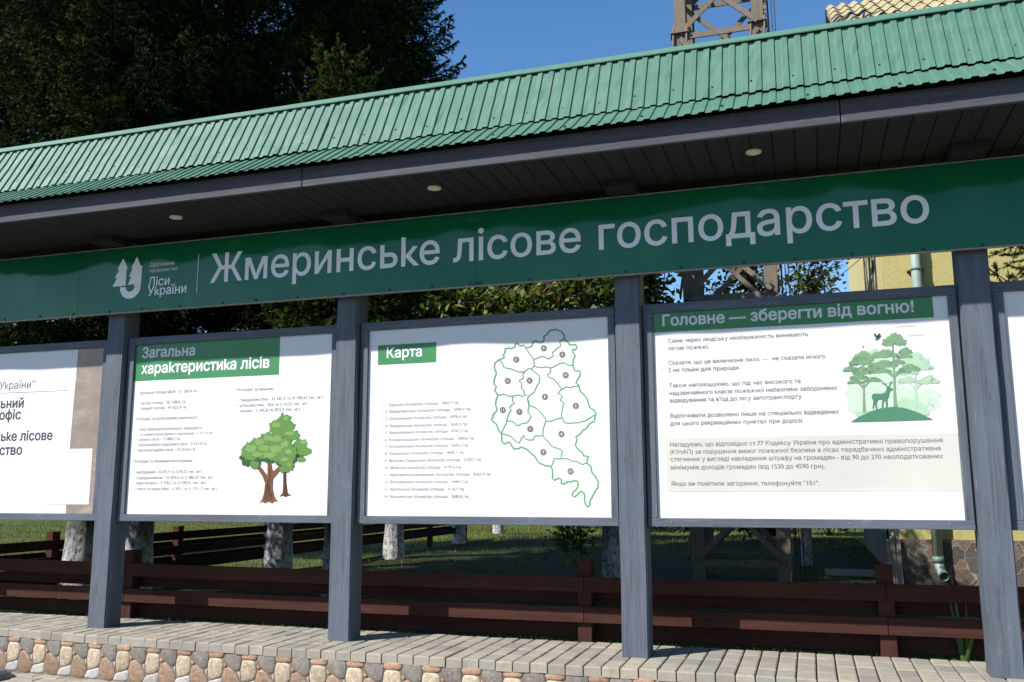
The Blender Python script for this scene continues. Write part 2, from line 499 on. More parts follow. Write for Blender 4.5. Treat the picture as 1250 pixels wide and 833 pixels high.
class BM:
    def __init__(s):
        s.bm = bmesh.new()
    def box(s, x0, x1, y0, y1, z0, z1, bev=0.0, rot=None, piv=None, mi=0, seg=2):
        t = bmesh.new()
        bmesh.ops.create_cube(t, size=1.0)
        t.transform(Matrix.Translation(((x0 + x1) / 2, (y0 + y1) / 2, (z0 + z1) / 2)) @ Matrix.Diagonal((x1 - x0, y1 - y0, z1 - z0, 1)))
        if bev > 0:
            bmesh.ops.bevel(t, geom=list(t.edges), offset=bev, segments=seg, affect='EDGES', profile=0.5)
        if rot is not None:
            p = Vector(piv) if piv else Vector(((x0 + x1) / 2, (y0 + y1) / 2, (z0 + z1) / 2))
            t.transform(Matrix.Translation(p) @ rot @ Matrix.Translation(-p))
        s._add(t, mi)
    def _add(s, t, mi):
        me = bpy.data.meshes.new('tmp')
        for f in t.faces:
            f.material_index = mi
        t.to_mesh(me)
        t.free()
        s.bm.from_mesh(me)
        bpy.data.meshes.remove(me)
    def bar(s, a, b, w, d, roll=0.0, mi=0, bev=0.0):
        """rectangular bar from a to b"""
        a, b = Vector(a), Vector(b)
        z = (b - a)
        L = z.length
        q = z.to_track_quat('Z', 'Y').to_matrix().to_4x4()
        t = bmesh.new()
        bmesh.ops.create_cube(t, size=1.0)
        t.transform(Matrix.Translation((0, 0, 0.5)))
        t.transform(Matrix.Diagonal((w, d, L, 1)))
        if bev > 0:
            bmesh.ops.bevel(t, geom=list(t.edges), offset=bev, segments=1, affect='EDGES')
        t.transform(Matrix.Translation(a) @ q @ Matrix.Rotation(roll, 4, 'Z'))
        s._add(t, mi)
    def tube(s, pts, rad, n=8, mi=0, caps=True):
        pts = [Vector(p) for p in pts]
        rad = rad if isinstance(rad, (list, tuple)) else [rad] * len(pts)
        rings = []
        t = bmesh.new()
        prev = None
        for i, p in enumerate(pts):
            d = (pts[min(i + 1, len(pts) - 1)] - pts[max(i - 1, 0)]).normalized()
            if prev is None:
                u = d.orthogonal().normalized()
            else:
                u = (prev - d * prev.dot(d))
                u = u.normalized() if u.length > 1e-6 else d.orthogonal().normalized()
            prev = u
            w = d.cross(u)
            rings.append([t.verts.new(p + rad[i] * (math.cos(2 * math.pi * k / n) * u + math.sin(2 * math.pi * k / n) * w)) for k in range(n)])
        for a, b in zip(rings, rings[1:]):
            for k in range(n):
                f = t.faces.new((a[k], a[(k + 1) % n], b[(k + 1) % n], b[k]))
                f.smooth = True
        if caps:
            t.faces.new(rings[0][::-1])
            t.faces.new(rings[-1])
        s._add(t, mi)
    def build(s, name, mats, parent=None, loc=None):
        me = bpy.data.meshes.new(name)
        bmesh.ops.recalc_face_normals(s.bm, faces=s.bm.faces)
        s.bm.to_mesh(me)
        s.bm.free()
        return link_mesh(name, me, mats, parent, loc)

def one_box(name, mat, parent, *a, **k):
    b = BM()
    b.box(*a, **k)
    return b.build(name, mat, parent)

def copy_child(o, parent, dloc):
    c = o.copy()
    COL.objects.link(c)
    c.parent = parent
    c.location = Vector(o.location) + Vector(dloc)
    ROOTLOC[c] = ROOTLOC[parent]
    return c

rnd = random.Random(11)

# ------------------------------------------------------------------ flat print: text and shapes
def outlines(text, res=3):
    c = bpy.data.curves.new('tmp_text', 'FONT')
    c.body = text
    c.fill_mode = 'NONE'
    c.resolution_u = res
    ob = bpy.data.objects.new('tmp_text', c)
    COL.objects.link(ob)
    bpy.context.view_layer.update()
    me = bpy.data.meshes.new_from_object(ob.evaluated_get(bpy.context.evaluated_depsgraph_get()))
    V = np.array([v.co[:2] for v in me.vertices])
    E = np.array([tuple(e.vertices) for e in me.edges])
    bpy.data.objects.remove(ob)
    bpy.data.curves.remove(c)
    bpy.data.meshes.remove(me)
    return V, E

def winding(V, E, c):
    p0, p1 = V[E[:, 0]], V[E[:, 1]]
    cy, cx = c[:, 1][:, None], c[:, 0][:, None]
    up = (p0[:, 1] <= cy) & (p1[:, 1] > cy)
    dn = (p0[:, 1] > cy) & (p1[:, 1] <= cy)
    dy = np.where(np.abs(p1[:, 1] - p0[:, 1]) < 1e-12, 1e-12, p1[:, 1] - p0[:, 1])
    xi = p0[:, 0] + (cy - p0[:, 1]) / dy * (p1[:, 0] - p0[:, 0])
    return (up & (xi > cx)).sum(1) - (dn & (xi > cx)).sum(1)

def thicken(V, E, off):
    """push every contour outwards; contours may run either way round"""
    d = V[E[:, 1]] - V[E[:, 0]]
    L = np.linalg.norm(d, axis=1, keepdims=True) + 1e-9
    n = np.stack([d[:, 1], -d[:, 0]], 1) / L
    mid = (V[E[:, 0]] + V[E[:, 1]]) / 2
    side = np.where(winding(V, E, mid + n * 0.004) == 0, 1.0, -1.0)
    # one side for each contour: majority of its edges, weighted by length
    par = list(range(len(V)))
    def find(i):
        while par[i] != i:
            par[i] = par[par[i]]
            i = par[i]
        return i
    for a, b in E:
        par[find(int(a))] = find(int(b))
    comp = np.array([find(int(a)) for a in E[:, 0]])
    tot = {}
    for c, s, l in zip(comp, side, L[:, 0]):
        tot[c] = tot.get(c, 0) + s * l
    n = n * np.array([1.0 if tot[c] > 0 else -1.0 for c in comp])[:, None]
    N = np.zeros_like(V)
    np.add.at(N, E[:, 0], n)
    np.add.at(N, E[:, 1], n)
    l = np.linalg.norm(N, axis=1, keepdims=True)
    k = np.clip(2.0 / np.maximum(l, 1e-6), 0, 1.6)
    return V + N / np.maximum(l, 1e-6) * k * off

def fill(V, E):
    vv = [Vector((float(x), float(y))) for x, y in V]
    nv, ne, nf, _, _, _ = delaunay_2d_cdt(vv, [tuple(int(i) for i in e) for e in E], [], 0, 1e-6)
    nvn = np.array([v[:] for v in nv])
    nf = np.array([f for f in nf if len(f) == 3])
    c = nvn[nf].mean(1)
    p0, p1 = V[E[:, 0]], V[E[:, 1]]
    w = np.zeros(len(c))
    for s in range(0, len(c), 600):
        cy = c[s:s + 600, 1][:, None]
        cx = c[s:s + 600, 0][:, None]
        up = (p0[:, 1] <= cy) & (p1[:, 1] > cy)
        dn = (p0[:, 1] > cy) & (p1[:, 1] <= cy)
        dy = np.where(np.abs(p1[:, 1] - p0[:, 1]) < 1e-12, 1e-12, p1[:, 1] - p0[:, 1])
        xi = p0[:, 0] + (cy - p0[:, 1]) / dy * (p1[:, 0] - p0[:, 0])
        w[s:s + 600] = ((up & (xi > cx)).sum(1) - (dn & (xi > cx)).sum(1))
    return nvn, nf[w != 0]

def text_parts(name, mat, parent, surf, lift, rows, bold=0.0, height=None):
    for t, a, b, z in rows:
        p = Print(surf)
        p.text(t, a, b, z, bold=bold, height=height)
        p.build(name, mat, parent, lift)

class Print:
    """flat printed layer on a vertical face: collects 2-D faces, then sits just in front of the sheet it is printed on"""
    def __init__(s, surf):
        s.surf = surf
        s.V, s.F = [], []
    def add(s, V, F):
        o = len(s.V)
        s.V += [tuple(v) for v in V]
        s.F += [tuple(int(i) + o for i in f) for f in F]
    def text(s, text, x0, x1, z, bold=0.0, height=None, fit=True):
        text = text.replace('к', 'k')
        V, E = outlines(text)
        if bold:
            V = thicken(V, E, bold)
        nv, nf = fill(V, E)
        mn, mx = nv[:, 0].min(), nv[:, 0].max()
        sx = (x1 - x0) / (mx - mn)
        sy = height if height else sx
        s.add(np.stack([x0 + (nv[:, 0] - mn) * sx, z + nv[:, 1] * sy], 1), nf)
    def poly(s, P, step=0.04):
        P = np.array(P, float)
        Q = []
        for a, b in zip(P, np.roll(P, -1, 0)):
            k = max(1, int(np.ceil(np.linalg.norm(b - a) / step)))
            for i in range(k):
                Q.append(a + (b - a) * i / k)
        Q = np.array(Q)
        n = len(Q)
        E = np.array([(i, (i + 1) % n) for i in range(n)])
        x0, z0 = Q.min(0)
        x1, z1 = Q.max(0)
        pts = [Q]
        if (x1 - x0) > step and (z1 - z0) > step:
            gx, gz = np.meshgrid(np.arange(x0 + step * .5, x1, step), np.arange(z0 + step * .5, z1, step))
            pts.append(np.stack([gx.ravel(), gz.ravel()], 1))
        allp = np.concatenate(pts)
        vv = [Vector((float(x), float(y))) for x, y in allp]
        nv, ne, nf, _, _, _ = delaunay_2d_cdt(vv, [tuple(int(i) for i in e) for e in E], [], 0, 1e-6)
        nvn = np.array([v[:] for v in nv])
        nf = np.array([f for f in nf if len(f) == 3])
        c = nvn[nf].mean(1)
        p0, p1 = Q[E[:, 0]], Q[E[:, 1]]
        cy, cx = c[:, 1][:, None], c[:, 0][:, None]
        cr = (p0[:, 1] <= cy) != (p1[:, 1] <= cy)
        dy = np.where(np.abs(p1[:, 1] - p0[:, 1]) < 1e-12, 1e-12, p1[:, 1] - p0[:, 1])
        xi = p0[:, 0] + (cy - p0[:, 1]) / dy * (p1[:, 0] - p0[:, 0])
        ins = ((cr & (xi > cx)).sum(1) % 2) == 1
        s.add(nvn, nf[ins])
    def blob(s, cx, cz, rx, rz, rg, n=22, j=0.18, leafy=0):
        P = []
        ph = rg.random() * 6
        for i in range(n):
            a = 2 * math.pi * i / n
            k = 1 + j * (rg.random() - .5) * 2 + (0.10 * math.sin(leafy * a + ph) if leafy else 0)
            P.append((cx + rx * k * math.cos(a), cz + rz * k * math.sin(a)))
        s.poly(P)
    def line(s, P, w, closed=False):
        P = [np.array(p, float) for p in P]
        n = len(P)
        base = len(s.V)
        for i in range(n):
            if closed:
                a, b = P[i - 1], P[(i + 1) % n]
            else:
                a, b = P[max(i - 1, 0)], P[min(i + 1, n - 1)]
            d = b - a
            d = d / (np.linalg.norm(d) + 1e-9)
            nn = np.array([-d[1], d[0]]) * w / 2
            s.V.append(tuple(P[i] + nn))
            s.V.append(tuple(P[i] - nn))
        for i in range(n if closed else n - 1):
            k = (i + 1) % n
            s.F.append((base + 2 * i, base + 2 * i + 1, base + 2 * k + 1, base + 2 * k))
    def build(s, name, mat, parent, lift):
        V = [(x, s.surf(x, z) - lift, z) for x, z in s.V]
        me = bpy.data.meshes.new(name)
        me.from_pydata(V, [], s.F)
        # every face looks out of the sheet (towards -Y)
        bm = bmesh.new()
        bm.from_mesh(me)
        flip = []
        bm.normal_update()
        for f in bm.faces:
            if f.normal.y > 0:
                flip.append(f)
        if flip:
            bmesh.ops.reverse_faces(bm, faces=flip)
        bm.to_mesh(me)
        bm.free()
        return link_mesh(name, me, mat, parent)

# ------------------------------------------------------------------ numbers read off the boards
LINES = {
 'p1': [
  ('Загальна площа філії - 51 260,4 га', 0.187, 0.653, 1.549),
  ('• лісові площі - 50 108,6 га', 0.188, 0.569, 1.477),
  ('• покриті лісом - 47 625,4 га', 0.191, 0.577, 1.441),
  ('Розподіл за категоріями захисності:', 0.177, 0.676, 1.37),
  ('• ліси природоохоронного, наукового,', 0.19, 0.718, 1.299),
  ('історико-культурного значення - 3 711,4 га', 0.219, 0.794, 1.264),
  ('• захисні ліси - 12 806,3 га', 0.188, 0.544, 1.23),
  ('• рекреаційно-оздоровчі ліси - 9 613,4 га', 0.191, 0.754, 1.194),
  ('• експлуатаційні ліси - 25 010,4 га', 0.188, 0.667, 1.157),
  ('Розподіл за віковими категоріями:', 0.18, 0.653, 1.083),
  ('• молодняки - 8 075,9 га (574,25 тис. м³)', 0.186, 0.726, 1.01),
  ('• середньовікові - 23 874,6 га (5 882,47 тис. м³)', 0.189, 0.818, 0.972),
  ('• пристигаючі - 9 278,2 га (2 978,91 тис. м³)', 0.186, 0.762, 0.937),
  ('• стиглі та перестійні - 6 397,1 га (1 571,17 тис. м³)', 0.188, 0.85, 0.898),
  ('Розподіл за видами:', 0.976, 1.247, 1.543),
  ('• твердолистяні - 43 447,2 га (9 798,43 тис. м³)', 0.983, 1.611, 1.474),
  ("• м'яколистяні - 826 га (119,55 тис. м³)", 0.983, 1.501, 1.437),
  ('• хвойні - 3 345,8 га (855,9 тис. м³)', 0.985, 1.446, 1.402),
 ],
 'p1h': [
  ('Загальна', 0.191, 0.624, 1.802),
  ('характеристика лісів', 0.192, 1.21, 1.692),
 ],
 'p2': [
  ('1. Барське лісництво (площа - 2902,9 га)', 2.056, 2.545, 1.41),
  ('2. Вендичанське лісництво (площа - 3094,4 га)', 2.056, 2.625, 1.369),
  ('3. Джуринське лісництво (площа - 4978,4 га)', 2.056, 2.599, 1.325),
  ('4. Жмеринське лісництво (площа - 2630,5 га)', 2.056, 2.603, 1.279),
  ('5. Івашковецьке лісництво (площа - 4747,2 га)', 2.057, 2.607, 1.239),
  ('6. Копайгородське лісництво (площа - 2400,6 га)', 2.057, 2.649, 1.194),
  ('7. Котюжанське лісництво (площа - 5020,5 га)', 2.057, 2.609, 1.153),
  ('8. Людовське лісництво (площа - 4449,1 га)', 2.057, 2.58, 1.11),
  ('9. Могилів-Подільське лісництво (площа - 2370,7 га)', 2.058, 2.69, 1.066),
  ('10. Моївське лісництво (площа - 4179,4 га)', 2.058, 2.564, 1.023),
  ('11. Мурованокуриловецьке лісництво (площа - 4502,9 га)', 2.058, 2.751, 0.98),
  ('12. Ялтушківське лісництво (площа - 2444,5 га)', 2.059, 2.61, 0.937),
  ('13. Ямпільське лісництво (площа - 3110,7 га)', 2.059, 2.585, 0.893),
  ('14. Ярошинське лісництво (площа - 2080,8 га)', 2.059, 2.613, 0.849),
 ],
 'p2h': [
  ('Карта', 2.059, 2.3, 1.715),
 ],
 'p3': [
  ('Саме через людську необережність виникають', 3.818, 4.575, 1.718),
  ('лісові пожежі.', 3.818, 4.044, 1.675),
  ('Сказати, що це величезне лихо, —  не сказати нічого.', 3.818, 4.662, 1.592),
  ('І не тільки для природи.', 3.818, 4.208, 1.55),
  ('Також наголошуємо, що під час високого та', 3.817, 4.522, 1.463),
  ('надзвичайного класів пожежної небезпеки заборонено', 3.818, 4.705, 1.42),
  ("відвідування та в'їзд до лісу автотранспорту.", 3.819, 4.53, 1.379),
  ('Відпочивати дозволено лише на спеціально відведених', 3.818, 4.71, 1.293),
  ('для цього рекреаційних пунктах при дорозі.', 3.816, 4.527, 1.25),
  ('Нагадуємо, що відповідно ст.77 Кодексу України про адміністративні правопорушення', 3.813, 5.199, 1.132),
  ('(КУпАП) за порушення вимог пожежної безпеки в лісах передбачено адміністративне', 3.811, 5.189, 1.091),
  ('стягнення у вигляді накладення штрафу на громадян - від 90 до 270 неоподаткованих', 3.812, 5.195, 1.051),
  ('мінімумів доходів громадян (від 1530 до 4590 грн).', 3.813, 4.622, 1.006),
  ('Якщо ви помітили загоряння, телефонуйте "101".', 3.812, 4.59, 0.917),
 ],
 'p3h': [
  ('Головне — зберегти від вогню!', 3.79, 5.112, 1.817),
 ],
 'pA': [
  ('України”', -1.057, -0.735, 1.628),
  ('льний', -1.086, -0.82, 1.49),
  ('офіс', -1.032, -0.835, 1.406),
  ('ське лісове', -1.054, -0.537, 1.252),
  ('ство', -1.003, -0.797, 1.152),
 ],
 'bn': [
  ('Жмеринське лісове господарство', 0.798, 5.207, 2.271),
 ],
 'bs': [
  ('Державне', 0.303, 0.503, 2.418),
  ('підприємство', 0.304, 0.53, 2.386),
  ('Ліси', 0.293, 0.472, 2.286),
  ('України', 0.292, 0.612, 2.223),
 ],
}
MAP_OUTER = [(2.806,1.670),(2.838,1.683),(2.831,1.698),(2.843,1.719),(2.842,1.733),(2.861,1.739),(2.883,1.733),(2.901,1.740),(2.906,1.760),(2.921,1.762),(2.935,1.747),(2.958,1.749),(2.972,1.734),(3.009,1.743),(3.017,1.767),(3.034,1.773),(3.061,1.761),(3.083,1.768),(3.084,1.796),(3.105,1.809),(3.127,1.832),(3.163,1.834),(3.192,1.822),(3.209,1.798),(3.206,1.775),(3.227,1.760),(3.237,1.741),(3.260,1.736),(3.277,1.739),(3.285,1.721),(3.274,1.707),(3.257,1.712),(3.259,1.691),(3.273,1.670),(3.261,1.649),(3.268,1.586),(3.299,1.581),(3.300,1.550),(3.285,1.530),(3.276,1.510),(3.295,1.488),(3.301,1.460),(3.329,1.432),(3.346,1.397),(3.356,1.367),(3.380,1.348),(3.392,1.321),(3.382,1.287),(3.361,1.277),(3.340,1.250),(3.312,1.234),(3.290,1.210),(3.269,1.201),(3.276,1.174),(3.266,1.154),(3.282,1.127),(3.303,1.113),(3.316,1.088),(3.344,1.085),(3.336,1.043),(3.357,1.025),(3.363,0.991),(3.383,0.971),(3.401,0.938),(3.396,0.905),(3.375,0.879),(3.361,0.852),(3.349,0.832),(3.346,0.806),(3.332,0.799),(3.322,0.819),(3.317,0.845),(3.313,0.879),(3.299,0.888),(3.278,0.872),(3.261,0.856),(3.243,0.865),(3.248,0.879),(3.272,0.899),(3.279,0.925),(3.279,0.945),(3.259,0.948),(3.237,0.939),(3.217,0.942),(3.195,0.928),(3.179,0.932),(3.182,0.952),(3.165,0.963),(3.139,0.950),(3.125,0.964),(3.128,0.993),(3.119,1.027),(3.083,1.034),(3.055,1.046),(3.034,1.065),(3.019,1.092),(2.991,1.115),(2.969,1.134),(2.940,1.146),(2.911,1.135),(2.893,1.133),(2.879,1.154),(2.867,1.175),(2.838,1.164),(2.823,1.175),(2.820,1.203),(2.816,1.229),(2.793,1.267),(2.771,1.295),(2.756,1.310),(2.767,1.338),(2.786,1.358),(2.790,1.379),(2.782,1.408),(2.793,1.443),(2.796,1.457),(2.776,1.486),(2.786,1.507),(2.771,1.536),(2.778,1.564),(2.786,1.593),(2.775,1.622),(2.778,1.650),(2.806,1.670)]
MAP_INNER = [
 [(2.806,1.670),(2.823,1.648),(2.831,1.626),(2.861,1.614),(2.898,1.602),(2.957,1.590),(2.986,1.608),(3.001,1.605),(3.023,1.625),(3.020,1.660),(2.994,1.697),(2.972,1.727),(2.972,1.734)],
 [(3.020,1.663),(3.060,1.676),(3.092,1.671),(3.111,1.659),(3.140,1.676),(3.133,1.697),(3.155,1.713),(3.184,1.730),(3.180,1.759),(3.206,1.775)],
 [(3.023,1.621),(3.074,1.611),(3.125,1.606),(3.154,1.619),(3.204,1.634),(3.261,1.614)],
 [(3.117,1.609),(3.125,1.592),(3.100,1.565),(3.124,1.546),(3.146,1.535),(3.167,1.514),(3.177,1.493),(3.188,1.478),(3.217,1.491),(3.238,1.483),(3.266,1.493),(3.295,1.488)],
 [(3.188,1.478),(3.166,1.451),(3.192,1.436),(3.180,1.409),(3.204,1.395),(3.189,1.354),(3.186,1.313),(3.200,1.285),(3.235,1.277),(3.284,1.279),(3.326,1.288),(3.383,1.321)],
 [(3.186,1.308),(3.143,1.300),(3.089,1.294),(3.079,1.320),(3.057,1.348),(2.985,1.388),(2.978,1.423),(2.993,1.450),(3.022,1.470),(3.052,1.525),(3.055,1.560),(3.023,1.587),(3.001,1.605)],
 [(2.964,1.589),(2.949,1.572),(2.954,1.550),(2.927,1.537),(2.945,1.515),(2.942,1.491),(2.956,1.480),(2.956,1.454),(2.978,1.448)],
 [(2.796,1.457),(2.823,1.459),(2.853,1.452),(2.890,1.447),(2.927,1.452),(2.956,1.444)],
 [(2.890,1.447),(2.885,1.419),(2.897,1.404),(2.868,1.377),(2.879,1.363),(2.860,1.328),(2.850,1.303),(2.845,1.280),(2.830,1.252),(2.816,1.229)],
 [(2.850,1.303),(2.882,1.297),(2.911,1.271),(2.941,1.281),(2.970,1.284),(2.999,1.324),(2.982,1.346),(2.988,1.380),(2.985,1.415),(2.978,1.430)],
 [(2.816,1.229),(2.853,1.217),(2.889,1.195),(2.926,1.167),(2.955,1.215),(2.969,1.189),(3.013,1.186),(3.027,1.210),(3.071,1.212),(3.074,1.253),(3.089,1.294)],
 [(3.071,1.209),(3.099,1.177),(3.113,1.157),(3.155,1.135),(3.191,1.117),(3.180,1.081)],
 [(3.119,1.031),(3.136,1.061),(3.141,1.077),(3.180,1.074),(3.225,1.071),(3.274,1.057),(3.309,1.039),(3.336,1.045)]]
MAP_NUMBERS = [(3.082,1.726,'8'),(2.911,1.666,'5'),(3.195,1.683,'4'),(3.213,1.560,'14'),(2.857,1.539,'12'),(2.992,1.537,'6'),(3.086,1.437,'1'),(3.272,1.378,'3'),(2.826,1.366,'11'),(2.928,1.353,'7'),(2.994,1.250,'2'),(3.183,1.216,'10'),(3.073,1.113,'9'),(3.236,1.001,'13')]
NAME_WORDS = [('Жмеринське', 0.798, 2.457, 2.268), ('лісове', 2.546, 3.346, 2.267), ('господарство', 3.453, 5.208, 2.268)]


# ================================================================== THE SETTING
S = 1.8                      # post spacing
HP = 0.0737                  # half a post
Z_LOW = -0.268               # lower paving
X0, X1 = -2.75, 8.1          # ends of the shelter's roof
PX0, PX1 = -3.4, 9.4         # ends of the raised paving

def sheet(name, x0, x1, y0, y1, zf, nx, ny, mat, kind='structure'):
    V, F = [], []
    for j in range(ny + 1):
        for i in range(nx + 1):
            x = x0 + (x1 - x0) * i / nx
            y = y0 + (y1 - y0) * j / ny
            V.append((x, y, zf(x, y)))
    for j in range(ny):
        for i in range(nx):
            a = j * (nx + 1) + i
            F.append((a, a + 1, a + nx + 2, a + nx + 1))
    return tag(pydata(name, V, F, mat, smooth=True), kind=kind)

sheet('ground', -1500, 1500, -1500, 1500, lambda x, y: -0.42, 30, 30, 'earth')

def lawn_z(x, y):
    t = min(1.0, max(0.0, (y - 0.45) / 6.0))
    z = -0.035 - 0.115 * t
    if x < -2.2:
        z += 0.012 * (-2.2 - x)
    return z + 0.018 * math.sin(1.7 * x + 0.6) * math.sin(1.3 * y) * min(1, max(0, (y - .45)))
sheet('lawn', -42, 48, 0.44, 70, lawn_z, 120, 110, 'lawn')
sheet('tree_shade_lawn', -1.95, 5.4, 0.445, 15.5, lambda x, y: lawn_z(x, y) + 0.006, 30, 60, 'garden')  # darkened sheet over the lawn, standing for tree shade inside the fence

# front edge of the raised paving (it runs slightly closer to the posts at the left end)
def y_front(x):
    if x < -0.6:
        return -0.185
    if x < 2.4:
        t = (x + 0.6) / 3.0
        return -0.185 - 0.117 * (t * (2 - t))
    return -0.302 + 0.012 * min(1.0, (x - 2.4) / 2)

def paver(V, F, x0, x1, y0, y1, z1, h, g=0.006, rg=rnd):
    """one concrete block with rounded top arrises"""
    dz = rg.uniform(-0.0018, 0.0018)
    tx, ty = rg.uniform(-0.002, 0.002), rg.uniform(-0.002, 0.002)
    o = len(V)
    ch = 0.0055
    for (inx, z) in ((0, z1 - h), (0, z1 - ch * 1.3), (ch * 0.35, z1 - ch * 0.45), (ch * 1.3, z1)):
        for (sx, sy) in ((0, 0), (1, 0), (1, 1), (0, 1)):
            x = x0 + inx if sx == 0 else x1 - inx
            y = y0 + inx if sy == 0 else y1 - inx
            V.append((x + 0.0, y, z + dz + tx * (sx - .5) + ty * (sy - .5)))
    for k in range(3):
        for i in range(4):
            j = (i + 1) % 4
            F.append((o + 4 * k + i, o + 4 * k + j, o + 4 * k + 4 + j, o + 4 * k + 4 + i))
    F.append((o + 12, o + 13, o + 14, o + 15))

V, F = [], []
n_p = int((PX1 - PX0) / 0.0955)
for i in range(n_p):
    xa = PX0 + i * 0.0955
    yf = y_front(xa + .05) + rnd.uniform(-0.004, 0.004)
    y = yf
    first = True
    while y < 0.415:
        L = 0.187 + rnd.uniform(-0.002, 0.002)
        ye = min(y + L, 0.432)
        if ye - y > 0.03:
            paver(V, F, xa + 0.0032, xa + 0.0955 - 0.0032, y + 0.0014, ye - 0.0014, 0.0, 0.05)
        y = y + L
pav = tag(pydata('raised_pavement', V, F, ['paver']), kind='structure')
# sand bed under the blocks, down to the ground
V, F = [], []
xs = np.linspace(PX0, PX1, 60)
for x in xs:
    V += [(x, y_front(x) + 0.02, -0.36), (x, y_front(x) + 0.02, -0.012), (x, 0.428, -0.012), (x, 0.428, -0.36)]
for i in range(len(xs) - 1):
    for k in range(3):
        a = 4 * i + k
        F.append((a, a + 4, a + 5, a + 1))
tag(pydata('pavement_bed', V, F, ['sand_joint']), kind='structure')

# lower paving in front (same blocks), only the near strip is laid block by block
V, F = [], []
rg = random.Random(5)
yy = -0.2
row = 0
for r in range(24):
    y1 = -0.19 - r * 0.0955
    y0 = y1 - 0.0955
    off = (r % 2) * 0.095
    x = -4.2 + off
    while x < 9.5:
        paver(V, F, x + 0.002, x + 0.188, y0 + 0.002, y1 - 0.002, Z_LOW, 0.05, rg=rg)
        x += 0.19
tag(pydata('lower_pavement', V, F, ['paver']), kind='structure')
sheet('pavement_apron', -30, 40, -2.6, -0.2, lambda x, y: Z_LOW - 0.012, 12, 6, 'paver')
sheet('bounce_damper', -90, 90, -40, -2.604, lambda x, y: Z_LOW - 0.02, 12, 6, 'bounce_damp_grey')  # added unseen dark ground before the paving, to damp bounced light

# ================================================================== STONE FACING OF THE RAISED PAVING
wall = empty('stone_wall', (2.5, -0.28, Z_LOW), 'low retaining wall faced with repeating cobbles of orange, cream, grey and brown stone', 'wall')
# unit shapes (x 0..1 along the wall, y 0..1 downwards)
UNIT = [
    ('st_orange', [(0.02, 0.005), (0.44, 0.0), (0.46, 0.08), (0.43, 0.165), (0.20, 0.185), (0.03, 0.165), (0.0, 0.08)]),
    ('st_grey', [(0.51, 0.01), (0.72, -0.01), (0.97, 0.02), (0.985, 0.22), (0.96, 0.42), (0.86, 0.475), (0.74, 0.44), (0.60, 0.32), (0.51, 0.19), (0.49, 0.09)]),
    ('st_cream', [(0.04, 0.215), (0.20, 0.20), (0.38, 0.215), (0.44, 0.33), (0.435, 0.55), (0.38, 0.65), (0.22, 0.71), (0.06, 0.735), (0.01, 0.60), (-0.005, 0.37)]),
    ('st_brown', [(0.50, 0.46), (0.62, 0.41), (0.76, 0.49), (0.90, 0.62), (0.985, 0.77), (0.97, 0.90), (0.86, 0.985), (0.68, 1.0), (0.53, 0.93), (0.455, 0.77), (0.455, 0.58)]),
    ('st_chip', [(0.02, 0.80), (0.20, 0.755), (0.405, 0.69), (0.42, 0.83), (0.395, 0.97), (0.16, 0.985), (-0.06, 0.985), (-0.05, 0.90)]),
    ('st_chip', [(0.905, 0.515), (0.965, 0.485), (0.985, 0.66), (0.95, 0.62)]),
    ('st_orange', [(0.475, 0.28), (0.52, 0.31), (0.585, 0.37), (0.49, 0.42), (0.468, 0.36)]),
]
PER = 0.232
order = ['st_orange', 'st_grey', 'st_cream', 'st_brown', 'st_chip', 'mortar']
H_ST = 0.222
V, F, mi = [], [], []
def wall_pt(x, z, out):
    return (x, y_front(x) + 0.012 - out, z)
nper = int((PX1 - PX0) / PER)
for p in range(nper):
    xb = PX0 + 0.08 + p * PER
    for mname, P in UNIT:
        P = np.array(P)
        # smooth outline
        Q = P
        for _ in range(3):
            A = Q
            B = np.roll(Q, -1, 0)
            Q = np.stack([A * .75 + B * .25, A * .25 + B * .75], 1).reshape(-1, 2)
        c = Q.mean(0)
        Q = c + (Q - c) * 1.075
        n = len(Q)
        rings = [(1.0, 0.0005), (0.97, 0.003), (0.88, 0.0055), (0.70, 0.0075), (0.42, 0.009)]
        if mname == 'st_chip':
            rings = [(1.0, 0.0005), (0.94, 0.003), (0.6, 0.004)]
        o = len(V)
        for (k, h) in rings:
            for q in Q:
                u = c + (q - c) * k
                V.append(wall_pt(xb + u[0] * PER, -0.042 - u[1] * H_ST, h))
        V.append(wall_pt(xb + c[0] * PER, -0.042 - c[1] * H_ST, rings[-1][1] + 0.0008))
        m = order.index(mname)
        for r in range(len(rings) - 1):
            for i in range(n):
                j = (i + 1) % n
                F.append((o + r * n + j, o + r * n + i, o + (r + 1) * n + i, o + (r + 1) * n + j))
                mi.append(m)
        for i in range(n):
            F.append((o + (len(rings) - 1) * n + (i + 1) % n, o + (len(rings) - 1) * n + i, len(V) - 1))
            mi.append(m)
pydata('stone', V, F, order, wall, smooth=True, mi=mi).name = 'cobble_facing'
V, F = [], []
for x in xs:
    V += [wall_pt(x, -0.36, 0), wall_pt(x, -0.04, 0), (x, y_front(x) + 0.018, -0.04)]
for i in range(len(xs) - 1):
    for k in range(2):
        a = 3 * i + k
        F.append((a, a + 3, a + 4, a + 1))
pydata('mortar_bed', V, F, ['mortar'], wall)

